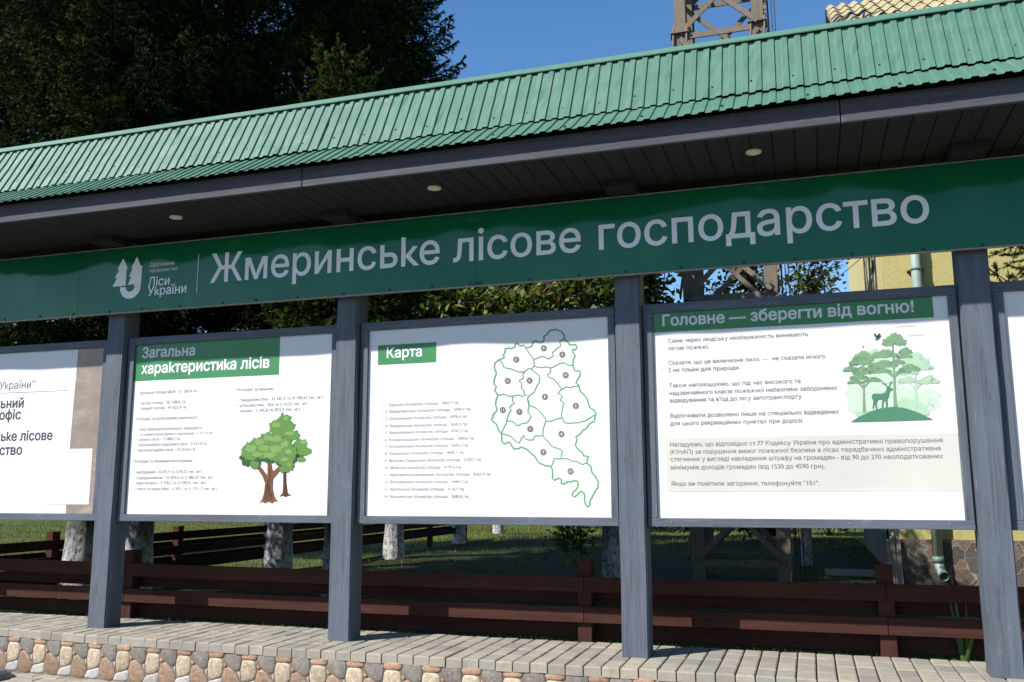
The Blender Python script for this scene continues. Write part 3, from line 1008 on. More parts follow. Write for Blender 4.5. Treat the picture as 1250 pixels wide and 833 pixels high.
# ================================================================== THE SHELTER
shel = empty('notice_shelter', (2.7, 0.0, 0.0), 'long open timber shelter with grey square posts and green corrugated metal roof', 'shelter')
Z_SOF = 2.632
def build_post(i):
    b = BM()
    x = i * S
    bm = bmesh.new()
    bmesh.ops.create_cube(bm, size=1.0)
    bm.transform(Matrix.Translation((x, 0.0755, Z_SOF / 2)) @ Matrix.Diagonal((2 * HP, 0.151, Z_SOF, 1)))
    ed = [e for e in bm.edges if abs(e.verts[0].co.z - e.verts[1].co.z) > 1]
    bmesh.ops.bevel(bm, geom=ed, offset=0.007, segments=2, affect='EDGES')
    # slight hand-planed unevenness
    bmesh.ops.subdivide_edges(bm, edges=[e for e in bm.edges if abs(e.verts[0].co.z - e.verts[1].co.z) > 1], cuts=14)
    rg2 = random.Random(100 + i)
    lv = {}
    for v in bm.verts:
        k = round(v.co.z, 2)
        if k not in lv:
            lv[k] = (rg2.uniform(-.0015, .0015), rg2.uniform(-.0015, .0015))
        v.co.x += lv[k][0]
        v.co.y += lv[k][1]
    b.bm.free()
    b.bm = bm
    return b.build('post', 'post', shel)
for i in range(-1, 5):
    build_post(i)

# soffit boards with open grooves
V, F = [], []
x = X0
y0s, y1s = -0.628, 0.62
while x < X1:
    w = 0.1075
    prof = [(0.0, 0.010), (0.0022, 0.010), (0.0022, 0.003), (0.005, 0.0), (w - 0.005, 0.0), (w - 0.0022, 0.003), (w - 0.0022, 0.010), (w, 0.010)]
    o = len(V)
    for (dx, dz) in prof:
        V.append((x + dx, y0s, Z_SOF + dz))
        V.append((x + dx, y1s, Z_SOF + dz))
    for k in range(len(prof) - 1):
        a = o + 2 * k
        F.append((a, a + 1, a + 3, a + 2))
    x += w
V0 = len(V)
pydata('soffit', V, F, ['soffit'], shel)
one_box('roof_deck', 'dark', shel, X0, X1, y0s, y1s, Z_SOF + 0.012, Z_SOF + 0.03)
# fascia boards, butted with a narrow gap
cuts = [X0, -1.13, 1.84, 4.775, 7.72, X1]
for a, b in zip(cuts, cuts[1:]):
    one_box('fascia', 'fascia', shel, a + 0.0025, b - 0.0025, -0.652, -0.629, Z_SOF - 0.003, Z_SOF + 0.115, bev=0.003)
one_box('rear_fascia', 'fascia', shel, X0, X1, 0.621, 0.644, Z_SOF - 0.003, Z_SOF + 0.115, bev=0.003)
# end boards
one_box('end_fascia', 'fascia', shel, X0 - 0.023, X0 - 0.001, -0.652, 0.644, Z_SOF - 0.003, Z_SOF + 0.115, bev=0.003)
one_box('end_fascia', 'fascia', shel, X1 + 0.001, X1 + 0.023, -0.652, 0.644, Z_SOF - 0.003, Z_SOF + 0.115, bev=0.003)
# short beam blocks under the soffit, at the posts
for i in range(-1, 5):
    one_box('beam_block', 'soffit', shel, i * S - HP - 0.012, i * S + HP + 0.012, -0.20, -0.026, 2.583, Z_SOF + 0.004, bev=0.004)
# corrugated sheets
PITCH = 0.0682
def corrugated(name, P0, P1, rows, parent, xa, xb, seed, depth=0.0092, over=0.0):
    """trapezoid sheet from P0 (lower y,z) to P1 (upper y,z)"""
    rg2 = np.random.default_rng(seed)
    d = np.array(P1) - np.array(P0)
    L = np.linalg.norm(d)
    n = np.array([-d[1], d[0]]) / L
    if n[1] < 0:
        n = -n
    fr = [(0.0, 0.0), (0.40, 0.0), (0.53, 1.0), (0.92, 1.0), (0.985, 0.0)]
    X, Hh = [], []
    x = xa
    while x < xb:
        for f, h in fr:
            X.append(x + f * PITCH)
            Hh.append(h * depth)
        x += PITCH
    X, Hh = np.array(X), np.array(Hh)
    V = []
    wob = rg2.normal(0, 1, (rows + 1, 40))
    for r in range(rows + 1):
        t = r / rows
        wv = np.interp(X, np.linspace(xa, xb, 40), wob[r]) * 0.0016
        for k in range(len(X)):
            q = np.array(P0) + d * t + n * (Hh[k] + wv[k] + over)
            V.append((X[k] + 0.0010 * wob[r][k % 40] * 0.3, q[0], q[1]))
    F = []
    m = len(X)
    for r in range(rows):
        for k in range(m - 1):
            a = r * m + k
            F.append((a, a + 1, a + m + 1, a + m))
    return pydata(name, V, F, ['roof'], parent)
EAVE, KINK, RIDGE = (-0.714, 2.742), (-0.452, 2.918), (-0.24, 3.318)
corrugated('eave_sheet', EAVE, (KINK[0] + 0.02, KINK[1] + 0.013), 3, shel, X0 - 0.06, X1 + 0.06, 1, depth=0.0075)
xs0, kk = X0 - 0.06, 0
while xs0 < X1 + 0.06 - 1e-6:
    xs1 = min(xs0 + 17 * PITCH, X1 + 0.06)
    lift = 0.0095 + (0.0022 if kk % 2 else 0.0)
    drop = 0.003 * ((kk * 7) % 3 - 1)
    corrugated('roof_sheet', (KINK[0] - 0.008 - .4 * drop, KINK[1] - 0.004 - drop), RIDGE, 6, shel, xs0, xs1 - 1e-4, 20 + kk, over=lift)
    xs0 = xs1
    kk += 1
corrugated('rear_roof_sheet', (0.76, 2.70), (-0.13, 3.325), 6, shel, X0 - 0.06, X1 + 0.06, 3)
# gable ends
for xe in (X0 - 0.012, X1 + 0.012):
    P = [(-0.652, Z_SOF + 0.115), (EAVE[0] + .05, EAVE[1] + .01), (KINK[0], KINK[1] - .012), (RIDGE[0] + .01, RIDGE[1] - .015), (-0.13, 3.30), (0.66, 2.76), (0.644, Z_SOF + 0.115)]
    V = [(xe - .008, y, z) for y, z in P] + [(xe + .008, y, z) for y, z in P]
    n = len(P)
    pydata('gable', V, [tuple(range(n))[::-1], tuple(range(n, 2 * n))] + [(i, (i + 1) % n, n + (i + 1) % n, n + i) for i in range(n)], ['fascia'], shel)
# ridge flashing: folded strip, in lengths
prof = [(-0.281, 3.303), (-0.283, 3.308), (-0.262, 3.343), (-0.235, 3.357), (-0.10, 3.352), (-0.045, 3.322), (-0.047, 3.318)]
x = X0 - 0.08
while x < X1:
    xe = min(x + 1.96, X1 + 0.08)
    V, F = [], []
    rg2 = random.Random(int(x * 100))
    for xx in (x, (x + xe) / 2, xe + 0.015):
        w = rg2.uniform(-0.002, 0.002)
        for (py, pz) in prof:
            V.append((xx, py, pz + w + (0.0015 if xx == x else 0)))
    m = len(prof)
    for r in range(2):
        for k in range(m - 1):
            a = r * m + k
            F.append((a, a + m, a + m + 1, a + 1))
    pydata('ridge_cap', V, F, ['cap'], shel)
    x = xe
# screws on the roof sheet: one mesh shared by all
d = Vector((0, RIDGE[0] - KINK[0], RIDGE[1] - KINK[1])).normalized()
nrm = Vector((0, -d.z, d.y))
bm = bmesh.new()
bmesh.ops.create_cone(bm, segments=8, radius1=0.0085, radius2=0.0075, depth=0.003, cap_ends=True)
bmesh.ops.create_cone(bm, segments=6, radius1=0.0048, radius2=0.0045, depth=0.007, cap_ends=True, matrix=Matrix.Translation((0, 0, 0.004)))
bm.transform(nrm.to_track_quat('Z', 'Y').to_matrix().to_4x4())
me = bpy.data.meshes.new('roof_screw')
bm.to_mesh(me)
bm.free()
me.materials.append(M['screw'])
def screw(x, t, low=False, crest=False):
    if low:
        a, b, off = Vector((0,) + EAVE), Vector((0,) + KINK), 0.002
        dd = (b - a).normalized()
        nn = Vector((0, -dd.z, dd.y))
    else:
        a, b, off, nn = Vector((0,) + KINK), Vector((0,) + RIDGE), 0.012, nrm
    p = a.lerp(b, t) + nn * off
    o = bpy.data.objects.new('roof_screw', me)
    COL.objects.link(o)
    o.parent = shel
    o.location = Vector((x, p.y, p.z)) - ROOTLOC[shel]
    ROOTLOC[o] = ROOTLOC[shel]
k0 = int((X0 + 0.06 - X0) / PITCH)
for k in range(3, int((X1 - X0) / PITCH), 3):
    xv = X0 - 0.06 + (k + 0.2) * PITCH
    if -0.9 < xv < 6.2:
        screw(xv + rnd.uniform(-.006, .006), 0.20 + rnd.uniform(-0.05, 0.04))
        if k % 2 == 0:
            screw(xv + PITCH + rnd.uniform(-.006, .006), 0.30 + rnd.uniform(-0.06, 0.06), low=True)

# ================================================================== CEILING LIGHTS
LIGHT_X = (0.76, 2.556, 4.355)
LAB = ['round cream ceiling light in the soffit above the tree emblem of the sign',
       'round cream ceiling light in the soffit above the board with the map',
       'round cream ceiling light in the soffit above the board with the deer']
lamp0 = empty('ceiling_light', (LIGHT_X[0], -0.385, Z_SOF), LAB[0], 'ceiling light', 'round lights set in the soffit')
bm = bmesh.new()
bmesh.ops.create_cone(bm, segments=28, radius1=0.030, radius2=0.032, depth=0.006, cap_ends=True, matrix=Matrix.Translation((LIGHT_X[0], -0.385, Z_SOF - 0.005)))
me = bpy.data.meshes.new('diffuser')
bm.to_mesh(me); bm.free()
dif = link_mesh('diffuser', me, 'lamp', lamp0)
b = BM()
bm = b.bm
n = 28
ring = [[], [], [], []]
for k in range(n):
    a = 2 * math.pi * k / n
    for q, (r_, z_) in enumerate(((0.0325, Z_SOF - 0.004), (0.0335, Z_SOF - 0.0085), (0.038, Z_SOF - 0.0075), (0.040, Z_SOF + 0.001))):
        ring[q].append(bm.verts.new((LIGHT_X[0] + r_ * math.cos(a), -0.385 + r_ * math.sin(a), z_)))
for q in range(3):
    for k in range(n):
        bm.faces.new((ring[q][k], ring[q][(k + 1) % n], ring[q + 1][(k + 1) % n], ring[q + 1][k]))
rim = b.build('rim', 'lamp', lamp0)
for k in (1, 2):
    c = lamp0.copy()
    COL.objects.link(c)
    c.location = (LIGHT_X[k], -0.385, Z_SOF)
    c['label'] = LAB[k]
    ROOTLOC[c] = Vector(c.location)
    for ch in (dif, rim):
        cc = ch.copy()
        COL.objects.link(cc)
        cc.parent = c

# ================================================================== THE NAME SIGN
YB = -0.055
sign = empty('name_sign', (2.7, YB, 2.1), 'long dark green sign lettered in Ukrainian with a two-tree emblem, fixed under the eaves', 'sign')
bsurf = lambda x, z: YB
ZB0, ZB1 = 2.106, 2.574
for a, b in ((-2.4, -0.30), (-0.30, 2.688), (2.688, 5.69), (5.69, 7.6)):
    nx, nz = 24, 4
    V, F = [], []
    for j in range(nz + 1):
        for i in range(nx + 1):
            xx = a + 0.001 + (b - a - 0.002) * i / nx
            V.append((xx, YB, ZB0 + 0.004 + (ZB1 - ZB0 - 0.008) * j / nz))
    for j in range(nz):
        for i in range(nx):
            q = j * (nx + 1) + i
            F.append((q, q + 1, q + nx + 2, q + nx + 1))
    pydata('sign_panel', V, F, ['banner'], sign)
one_box('backing', 'dark', sign, -2.398, 7.598, YB + 0.003, -0.004, ZB0 + 0.006, ZB1 - 0.006)
one_box('bottom_edge', 'alu', sign, -2.4, 7.6, YB - 0.003, YB + 0.02, ZB0 - 0.002, ZB0 + 0.0045, bev=0.001)
one_box('top_edge', 'alu', sign, -2.4, 7.6, YB - 0.002, YB + 0.02, ZB1 - 0.0035, ZB1 + 0.002, bev=0.001)
text_parts('name_lettering', 'banner_text', sign, bsurf, 0.0016, NAME_WORDS, 0.010)
for k, (t, a, b, z) in enumerate(LINES['bs']):
    z = (2.416, 2.376, 2.279, 2.214)[k]
    text_parts('small_lettering', 'banner_text', sign, bsurf, 0.0016, [(t, 0.302 if k < 2 else 0.296, b, z)], 0.0 if k < 2 else 0.014)
p = Print(bsurf)
p.poly([(0.694, 2.208), (0.6985, 2.208), (0.6985, 2.472), (0.694, 2.472)])
p.build('divider_line', 'banner_text', sign, 0.0016)
# emblem: two stepped spruce outlines over a round bowl
p = Print(bsurf)
p.poly([(0.072, 2.494), (0.026, 2.418), (0.046, 2.418), (0.008, 2.358), (0.032, 2.358), (-0.006, 2.298), (0.060, 2.298), (0.060, 2.288), (0.0645, 2.288), (0.0645, 2.298), (0.107, 2.298), (0.107, 2.418), (0.118, 2.418)])
p.poly([(0.188, 2.497), (0.146, 2.420), (0.158, 2.420), (0.132, 2.358), (0.150, 2.358), (0.126, 2.303), (0.180, 2.303), (0.180, 2.285), (0.236, 2.285), (0.236, 2.430), (0.2235, 2.430)])
A = [(math.cos(a), math.sin(a)) for a in np.linspace(math.pi, 2 * math.pi, 20)]
p.poly([(0.148 + 0.087 * c, 2.288 + 0.085 * s) for c, s in A] + [(0.235, 2.2885), (0.180, 2.2885)] + [(0.146 + 0.037 * c, 2.288 + 0.036 * s) for c, s in A[::-1]] + [(0.061, 2.2885)])
p.build('emblem', 'banner_text', sign, 0.0016)
# rivets along the edges
bm = bmesh.new()
bmesh.ops.create_uvsphere(bm, u_segments=10, v_segments=6, radius=0.0085, matrix=Matrix.Diagonal((1, 0.5, 1, 1)))
mer = bpy.data.meshes.new('rivet')
bm.to_mesh(mer); bm.free()
mer.materials.append(M['screw'])
xr = -0.95
while xr < 6.1:
    for zz in ((ZB0 + 0.018), (ZB1 - 0.016)):
        o = bpy.data.objects.new('rivet', mer)
        COL.objects.link(o)
        o.parent = sign
        o.location = Vector((xr + rnd.uniform(-.03, .03), YB - 0.002, zz + rnd.uniform(-.002, .002))) - ROOTLOC[sign]
        ROOTLOC[o] = ROOTLOC[sign]
    xr += 0.305
for xr in (2.655, 2.722):
    o = bpy.data.objects.new('rivet', mer)
    COL.objects.link(o)
    o.parent = sign
    o.location = Vector((xr, YB - 0.002, ZB0 + 0.02)) - ROOTLOC[sign]
    ROOTLOC[o] = ROOTLOC[sign]

# ================================================================== THE INFORMATION BOARDS
BL = {
    -1: 'information board with a taupe photo strip down its right side, at the left end',
    0: 'information board with a green two-line heading and a picture of two leafy trees',
    1: 'information board with a green outlined district map and a numbered list',
    2: 'information board with a green heading band, paragraphs and a deer under trees',
    3: 'information board cut off by the right edge of the photo, plain white poster',
}
def board(i):
    x0 = i * S
    root = empty('information_board', (x0 + 0.9, 0.05, 0.694), BL[i], 'notice board', 'framed information boards between the posts')
    xa, xb = x0 + HP + 0.006, x0 + S - HP - 0.010
    za, zb = 0.694, 1.945
    y0, y1 = 0.040, 0.100
    zp0, zp1 = 0.741, 1.893
    xp0, xp1 = x0 + 0.134, x0 + 1.674
    if i == -1:
        xp1 = x0 + 1.668
    one_box('bottom_rail', 'rail', root, xa, xb, y0 - 0.001, y1, za, zp0, bev=0.003)
    one_box('top_rail', 'rail', root, xa, xb, y0 - 0.001, y1, zp1, zb, bev=0.003)
    one_box('stile', 'post', root, xa + 0.001, xp0, y0, y1 - 0.001, zp0 + 0.0005, zp1 - 0.0005, bev=0.003)
    one_box('stile', 'post', root, xp1, xb - 0.001, y0, y1 - 0.001, zp0 + 0.0005, zp1 - 0.0005, bev=0.003)
    one_box('backing_board', 'dark', root, xp0 - 0.004, xp1 + 0.004, 0.074, 0.086, zp0 - 0.004, zp1 + 0.004)
    rg2 = random.Random(40 + i)
    ph = [rg2.uniform(0, 6.28) for _ in range(6)]
    def surf(x, z):
        u, v = (x - xp0) / (xp1 - xp0), (z - zp0) / (zp1 - zp0)
        edge = min(1.0, 7 * u, 7 * (1 - u)) * min(1.0, 7 * v, 7 * (1 - v) + 0.35)
        edge = max(0.0, edge)
        h = 0.0065 * math.sin(5.2 * u + ph[0] + 0.8 * v) + 0.0042 * math.sin(9.5 * u + ph[1] - 1.3 * v) + 0.0022 * math.sin(17 * u + 3 * v + ph[2]) + 0.003 * math.sin(5 * v + ph[3])
        return 0.056 + edge * h * 0.85
    nx, nz = 66, 40
    V, F = [], []
    for j in range(nz + 1):
        for k in range(nx + 1):
            x = xp0 - 0.003 + (xp1 - xp0 + 0.006) * k / nx
            z = zp0 - 0.003 + (zp1 - zp0 + 0.006) * j / nz
            V.append((x, surf(min(max(x, xp0), xp1), min(max(z, zp0), zp1)), z))
    for j in range(nz):
        for k in range(nx):
            a = j * (nx + 1) + k
            F.append((a, a + 1, a + nx + 2, a + nx + 1))
    poster = pydata('poster', V, F, ['poster'], root, smooth=True)
    for (sx, sz) in ((.08, zp0 - .022), (.36, zp0 - .024), (.64, zp0 - .021), (.93, zp0 - .024), (.2, zp1 + .026), (.8, zp1 + .024)):
        b = BM()
        bmesh.ops.create_uvsphere(b.bm, u_segments=8, v_segments=6, radius=0.0042, matrix=Matrix.Translation((xa + (xb - xa) * sx, y0 - 0.001, sz)))
        b.build('frame_screw', 'alu', root)
    return root, poster, surf, (xp0, xp1, zp0, zp1)

def rect(surf, a, b, z0, z1, name, mat, parent, lift):
    p = Print(surf)
    p.poly([(a, z0), (b, z0), (b, z1), (a, z1)])
    return p.build(name, mat, parent, lift)

# -- left end board
root, po, sf, (a0, a1, z0, z1) = board(-1)
rect(sf, -0.372, a1, z0 + .001, z1 - .001, 'photo_strip', 'p_taupe', po, 0.001)
rect(sf, -0.556, -0.178, 0.803, 1.185, 'white_patch', 'p_white', po, 0.002)
rect(sf, a0 + .05, -0.428, 1.598, 1.601, 'rule_line', 'p_text_dark', po, 0.001)
p = Print(sf)
for k, (t, a, b, z) in enumerate(LINES['pA']):
    if k == 0:
        p.text(t, a, b, z)
p.build('subtitle_text', 'p_text_dark', po, 0.001)
text_parts('bold_text', 'p_black', po, sf, 0.001, LINES['pA'][1:], 0.02)

# -- two trees board
root, po, sf, (a0, a1, z0, z1) = board(0)
rect(sf, a0, 1.282, 1.642, z1 - .0005, 'heading_band', 'p_green', po, 0.0012)
text_parts('heading_text', 'p_white', po, sf, 0.0024, LINES['p1h'], 0.026)
text_parts('text_line', 'p_text', po, sf, 0.0012, LINES['p1'])
rg = random.Random(3)
def tree_shape(name, mat, pieces, lift):
    p = Print(sf)
    for f in pieces:
        f(p)
    return p.build(name, mat, po, lift)
TR_A = [(1.177, 0.818), (1.20, 0.826), (1.215, 0.816), (1.245, 0.826), (1.27, 0.815), (1.285, 0.828), (1.311, 0.824), (1.284, 0.858), (1.267, 0.91), (1.268, 0.97), (1.303, 1.007), (1.336, 1.045), (1.32, 1.058), (1.276, 1.022), (1.262, 1.02), (1.252, 1.07), (1.226, 1.07), (1.229, 0.993), (1.205, 1.015), (1.165, 1.062), (1.138, 1.055), (1.194, 0.985), (1.214, 0.94), (1.209, 0.88), (1.197, 0.839)]
TR_B = [(1.318, 0.854), (1.345, 0.862), (1.365, 0.852), (1.385, 0.862), (1.411, 0.858), (1.378, 0.88), (1.366, 0.94), (1.36, 1.04), (1.338, 1.04), (1.342, 0.94), (1.341, 0.88)]
tree_shape('picture_far_trunk', 'p_bark_dark', [lambda p: p.poly(TR_B), lambda p: p.poly([(1.40, 1.09), (1.47, 1.105), (1.52, 1.118), (1.515, 1.13), (1.45, 1.125), (1.39, 1.11)])], 0.0012)
tree_shape('picture_far_crown', 'p_leaf', [lambda p, q=q: p.blob(q[0], q[1], q[2], q[3], rg, 26, 0.14, 7) for q in ((1.285, 1.30, .058, .048), (1.31, 1.335, .035, .03), (1.352, 1.345, .034, .034), (1.38, 1.305, .038, .028), (1.315, 1.272, .07, .04), (1.392, 1.245, .062, .036), (1.46, 1.19, .05, .03), (1.495, 1.14, .048, .026), (1.45, 1.165, .05, .04), (1.32, 1.375, .012, .018), (1.47, 1.09, .03, .018))], 0.002)
tree_shape('picture_far_highlights', 'p_leaf_light', [lambda p, q=q: p.blob(q[0], q[1], q[2], q[3], rg, 20, 0.2, 5) for q in ((1.275, 1.315, .032, .018), (1.35, 1.355, .018, .014), (1.38, 1.257, .035, .014), (1.48, 1.2, .026, .012))], 0.0028)
tree_shape('picture_trunk', 'p_bark', [lambda p: p.poly(TR_A)], 0.0034)
tree_shape('picture_trunk_grooves', 'p_bark_dark', [lambda p: p.line([(1.22, 0.84), (1.228, 0.9), (1.232, 0.97)], .006), lambda p: p.line([(1.255, 0.835), (1.246, 0.9), (1.248, 0.98), (1.243, 1.04)], .006), lambda p: p.line([(1.238, 0.83), (1.238, 0.93)], .004), lambda p: p.line([(1.27, 0.84), (1.258, 0.88)], .005)], 0.0042)
tree_shape('picture_dark_leaves', 'p_leaf_dark', [lambda p, q=q: p.blob(q[0], q[1], q[2], q[3], rg, 26, 0.14, 7) for q in ((1.075, 1.105, .05, .05), (1.13, 1.085, .05, .035), (1.33, 1.085, .055, .035), (1.40, 1.10, .04, .035), (1.24, 1.10, .06, .03))], 0.005)
tree_shape('picture_crown', 'p_leaf', [lambda p, q=q: p.blob(q[0], q[1], q[2], q[3], rg, 30, 0.12, 8) for q in ((1.10, 1.145, .068, .058), (1.155, 1.185, .062, .05), (1.215, 1.215, .062, .05), (1.285, 1.21, .06, .05), (1.35, 1.175, .06, .05), (1.39, 1.135, .05, .048), (1.24, 1.145, .12, .055), (1.33, 1.115, .07, .05), (1.375, 1.06, .045, .04), (1.135, 1.06, .035, .025), (1.345, 1.03, .035, .022))], 0.0058)
tree_shape('picture_highlights', 'p_leaf_light', [lambda p, q=q: p.blob(q[0], q[1], q[2], q[3], rg, 24, 0.22, 6) for q in ((1.105, 1.165, .036, .026), (1.165, 1.205, .034, .022), (1.225, 1.23, .034, .022), (1.29, 1.225, .034, .024), (1.35, 1.19, .03, .02), (1.20, 1.165, .04, .02), (1.285, 1.16, .045, .022), (1.24, 1.12, .05, .016), (1.375, 1.14, .025, .018), (1.15, 1.125, .035, .016), (1.35, 1.09, .03, .014), (1.385, 1.06, .018, .012))], 0.0066)

# -- map board
root, po, sf, (a0, a1, z0, z1) = board(1)
rect(sf, 1.997, 2.396, 1.673, 1.797, 'heading_band', 'p_green', po, 0.0012)
p = Print(sf)
for t, a, b, z in LINES['p2h']:
    p.text(t, a, b, z, bold=0.022)
p.build('heading_text', 'p_white', po, 0.0024)
text_parts('list_line', 'p_text', po, sf, 0.0012, LINES['p2'])
def smooth_line(P, closed):
    P = [np.array(q) for q in P]
    out = []
    n = len(P)
    rgj = random.Random(8)
    for i in range(n if closed else n - 1):
        a, b = P[i], P[(i + 1) % n]
        out.append(a)
        m = (a + b) / 2
        d = b - a
        out.append(m + np.array([-d[1], d[0]]) * rgj.uniform(-.12, .12))
    if not closed:
        out.append(P[-1])
    return out
p = Print(sf)
p.line(smooth_line(MAP_OUTER, True), 0.0088, True)
for q in MAP_INNER:
    p.line(smooth_line(q, False), 0.0068)
p.build('map_outline', 'p_line', po, 0.0012)
for x, z, t in MAP_NUMBERS:
    p = Print(sf)
    p.poly([(x + 0.0185 * math.cos(a), z + 0.0185 * math.sin(a)) for a in np.linspace(0, 2 * math.pi, 20, endpoint=False)])
    p.build('map_badge', 'p_badge', po, 0.0018)
    p = Print(sf)
    w = 0.006 if t == '1' else (0.0095 if len(t) == 1 else 0.017)
    p.text(t, x - w / 2, x + w / 2, z - 0.0075, bold=0.01, height=0.021)
    p.build('map_number', 'p_white', po, 0.0026)

# -- deer board
root, po, sf, (a0, a1, z0, z1) = board(2)
rect(sf, a0, 5.204, 1.7815, z1 - .0005, 'heading_band', 'p_green', po, 0.0012)
p = Print(sf)
for t, a, b, z in LINES['p3h']:
    p.text(t, a, b, z, bold=0.024)
p.build('heading_text', 'p_white', po, 0.0024)
rect(sf, 3.79, a1 - .0005, 0.885, 1.178, 'notice_band', 'p_beige', po, 0.0012)
text_parts('text_line', 'p_text_mid', po, sf, 0.0024, LINES['p3'])
rg = random.Random(21)
def shapes(name, mat, lift, fs):
    p = Print(sf)
    for f in fs:
        f(p)
    return p.build(name, mat, po, lift)
def bl(*q):
    return lambda p: p.blob(q[0], q[1], q[2], q[3], rg, 26, 0.20, 6)
def cloudy(cx, cz, w, h):
    """flat pine tuft made of a few overlapping lobes"""
    return [bl(cx + w * u, cz + h * v, w * k, h * m) for (u, v, k, m) in ((0, 0, .75, .62), (-.5, -.25, .45, .4), (.5, -.25, .45, .4), (0.1, .35, .42, .5), (-.75, -.4, .22, .25), (.75, -.42, .22, .25))]
shapes('picture_sky_streaks', 'p_sand', 0.0012, [lambda p: p.poly([(5.00, 1.741), (5.05, 1.747), (5.10, 1.746), (5.13, 1.740), (5.08, 1.738)]), lambda p: p.poly([(5.065, 1.690), (5.10, 1.699), (5.14, 1.696), (5.16, 1.690), (5.11, 1.687)])])
shapes('picture_mist', 'p_paler', 0.0012, [bl(4.80, 1.40, .05, .10), bl(4.85, 1.36, .09, .07), bl(4.90, 1.55, .06, .07), bl(4.93, 1.45, .10, .12), bl(5.15, 1.36, .05, .05), bl(5.08, 1.33, .10, .05), bl(4.785, 1.33, .03, .04), bl(5.175, 1.33, .03, .03), bl(5.02, 1.36, .10, .06)])
shapes('picture_pale_tree', 'p_pale', 0.0020, cloudy(5.098, 1.565, .07, .045) + cloudy(5.125, 1.525, .06, .03) + cloudy(5.065, 1.505, .05, .03) + cloudy(5.155, 1.453, .055, .03) + cloudy(5.055, 1.458, .05, .025) + cloudy(4.905, 1.60, .04, .035) + [lambda p: p.poly([(5.074, 1.284), (5.112, 1.283), (5.099, 1.36), (5.097, 1.41), (5.135, 1.445), (5.13, 1.45), (5.098, 1.425), (5.100, 1.55), (5.093, 1.55), (5.088, 1.42), (5.06, 1.45), (5.056, 1.445), (5.086, 1.40)]), bl(5.04, 1.33, .045, .035), bl(5.115, 1.30, .03, .035), bl(4.835, 1.285, .04, .02)])
shapes('picture_trees', 'p_tree', 0.0028, cloudy(5.003, 1.672, .062, .045) + cloudy(4.955, 1.600, .07, .030) + cloudy(5.055, 1.612, .035, .022) + cloudy(5.05, 1.585, .04, .018) + cloudy(4.94, 1.545, .075, .026) + cloudy(5.012, 1.555, .04, .02) + cloudy(4.925, 1.512, .06, .02) + cloudy(5.068, 1.520, .055, .026) + cloudy(5.04, 1.504, .04, .016)
       + cloudy(4.845, 1.590, .055, .040) + cloudy(4.83, 1.565, .06, .03) + cloudy(4.78, 1.527, .042, .02) + cloudy(4.835, 1.515, .05, .028) + cloudy(4.885, 1.525, .045, .02) + cloudy(4.82, 1.484, .05, .02) + cloudy(4.80, 1.458, .042, .016) + cloudy(4.888, 1.465, .045, .018)
       + [lambda p: p.poly([(4.979, 1.319), (4.998, 1.319), (4.995, 1.40), (4.998, 1.475), (5.035, 1.505), (5.03, 1.51), (4.998, 1.488), (4.999, 1.66), (4.992, 1.66), (4.988, 1.49), (4.955, 1.512), (4.95, 1.506), (4.987, 1.472), (4.984, 1.40)]),
          lambda p: p.poly([(4.827, 1.294), (4.843, 1.295), (4.842, 1.37), (4.844, 1.424), (4.872, 1.455), (4.868, 1.459), (4.845, 1.436), (4.848, 1.58), (4.841, 1.58), (4.838, 1.436), (4.812, 1.458), (4.808, 1.453), (4.836, 1.420), (4.833, 1.37)])])
shapes('picture_hill', 'p_hill', 0.0036, [lambda p: p.poly([(4.764, 1.247), (4.81, 1.273), (4.862, 1.298), (4.917, 1.315), (4.975, 1.32), (5.024, 1.314), (5.075, 1.296), (5.126, 1.27), (5.163, 1.249), (4.959, 1.247)])])
shapes('picture_deer', 'p_hill', 0.0042, [lambda p: p.poly([(4.877, 1.381), (4.882, 1.389), (4.891, 1.392), (4.922, 1.390), (4.941, 1.395), (4.950, 1.408), (4.953, 1.418), (4.948, 1.430), (4.958, 1.428), (4.966, 1.425), (4.981, 1.414), (4.979, 1.408), (4.966, 1.406), (4.962, 1.392), (4.959, 1.376), (4.951, 1.362), (4.950, 1.34), (4.949, 1.318), (4.942, 1.318), (4.943, 1.34), (4.940, 1.358), (4.933, 1.352), (4.929, 1.335), (4.928, 1.317), (4.921, 1.317), (4.924, 1.34), (4.928, 1.361), (4.906, 1.361), (4.899, 1.348), (4.896, 1.333), (4.899, 1.313), (4.892, 1.313), (4.889, 1.335), (4.890, 1.345), (4.885, 1.337), (4.882, 1.314), (4.876, 1.314), (4.880, 1.335), (4.883, 1.353), (4.878, 1.366)]),
       lambda p: p.line([(4.957, 1.426), (4.948, 1.434), (4.938, 1.444), (4.934, 1.455)], .0035), lambda p: p.line([(4.962, 1.427), (4.970, 1.437), (4.974, 1.446), (4.974, 1.456)], .0035), lambda p: p.line([(4.948, 1.434), (4.948, 1.449)], .003), lambda p: p.line([(4.970, 1.437), (4.964, 1.449)], .003), lambda p: p.line([(4.941, 1.441), (4.930, 1.446)], .003), lambda p: p.line([(4.973, 1.444), (4.982, 1.450)], .003)])
shapes('picture_birds', 'p_bird', 0.0042, [lambda p: p.poly([(4.906, 1.680), (4.918, 1.684), (4.912, 1.694), (4.907, 1.706), (4.910, 1.713), (4.918, 1.707), (4.923, 1.698), (4.930, 1.708), (4.937, 1.714), (4.937, 1.704), (4.943, 1.697), (4.936, 1.692), (4.929, 1.683), (4.918, 1.677)]), lambda p: p.poly([(4.843, 1.653), (4.850, 1.648), (4.855, 1.645), (4.850, 1.641), (4.846, 1.636), (4.848, 1.643)])])
# -- right end board
board(3)

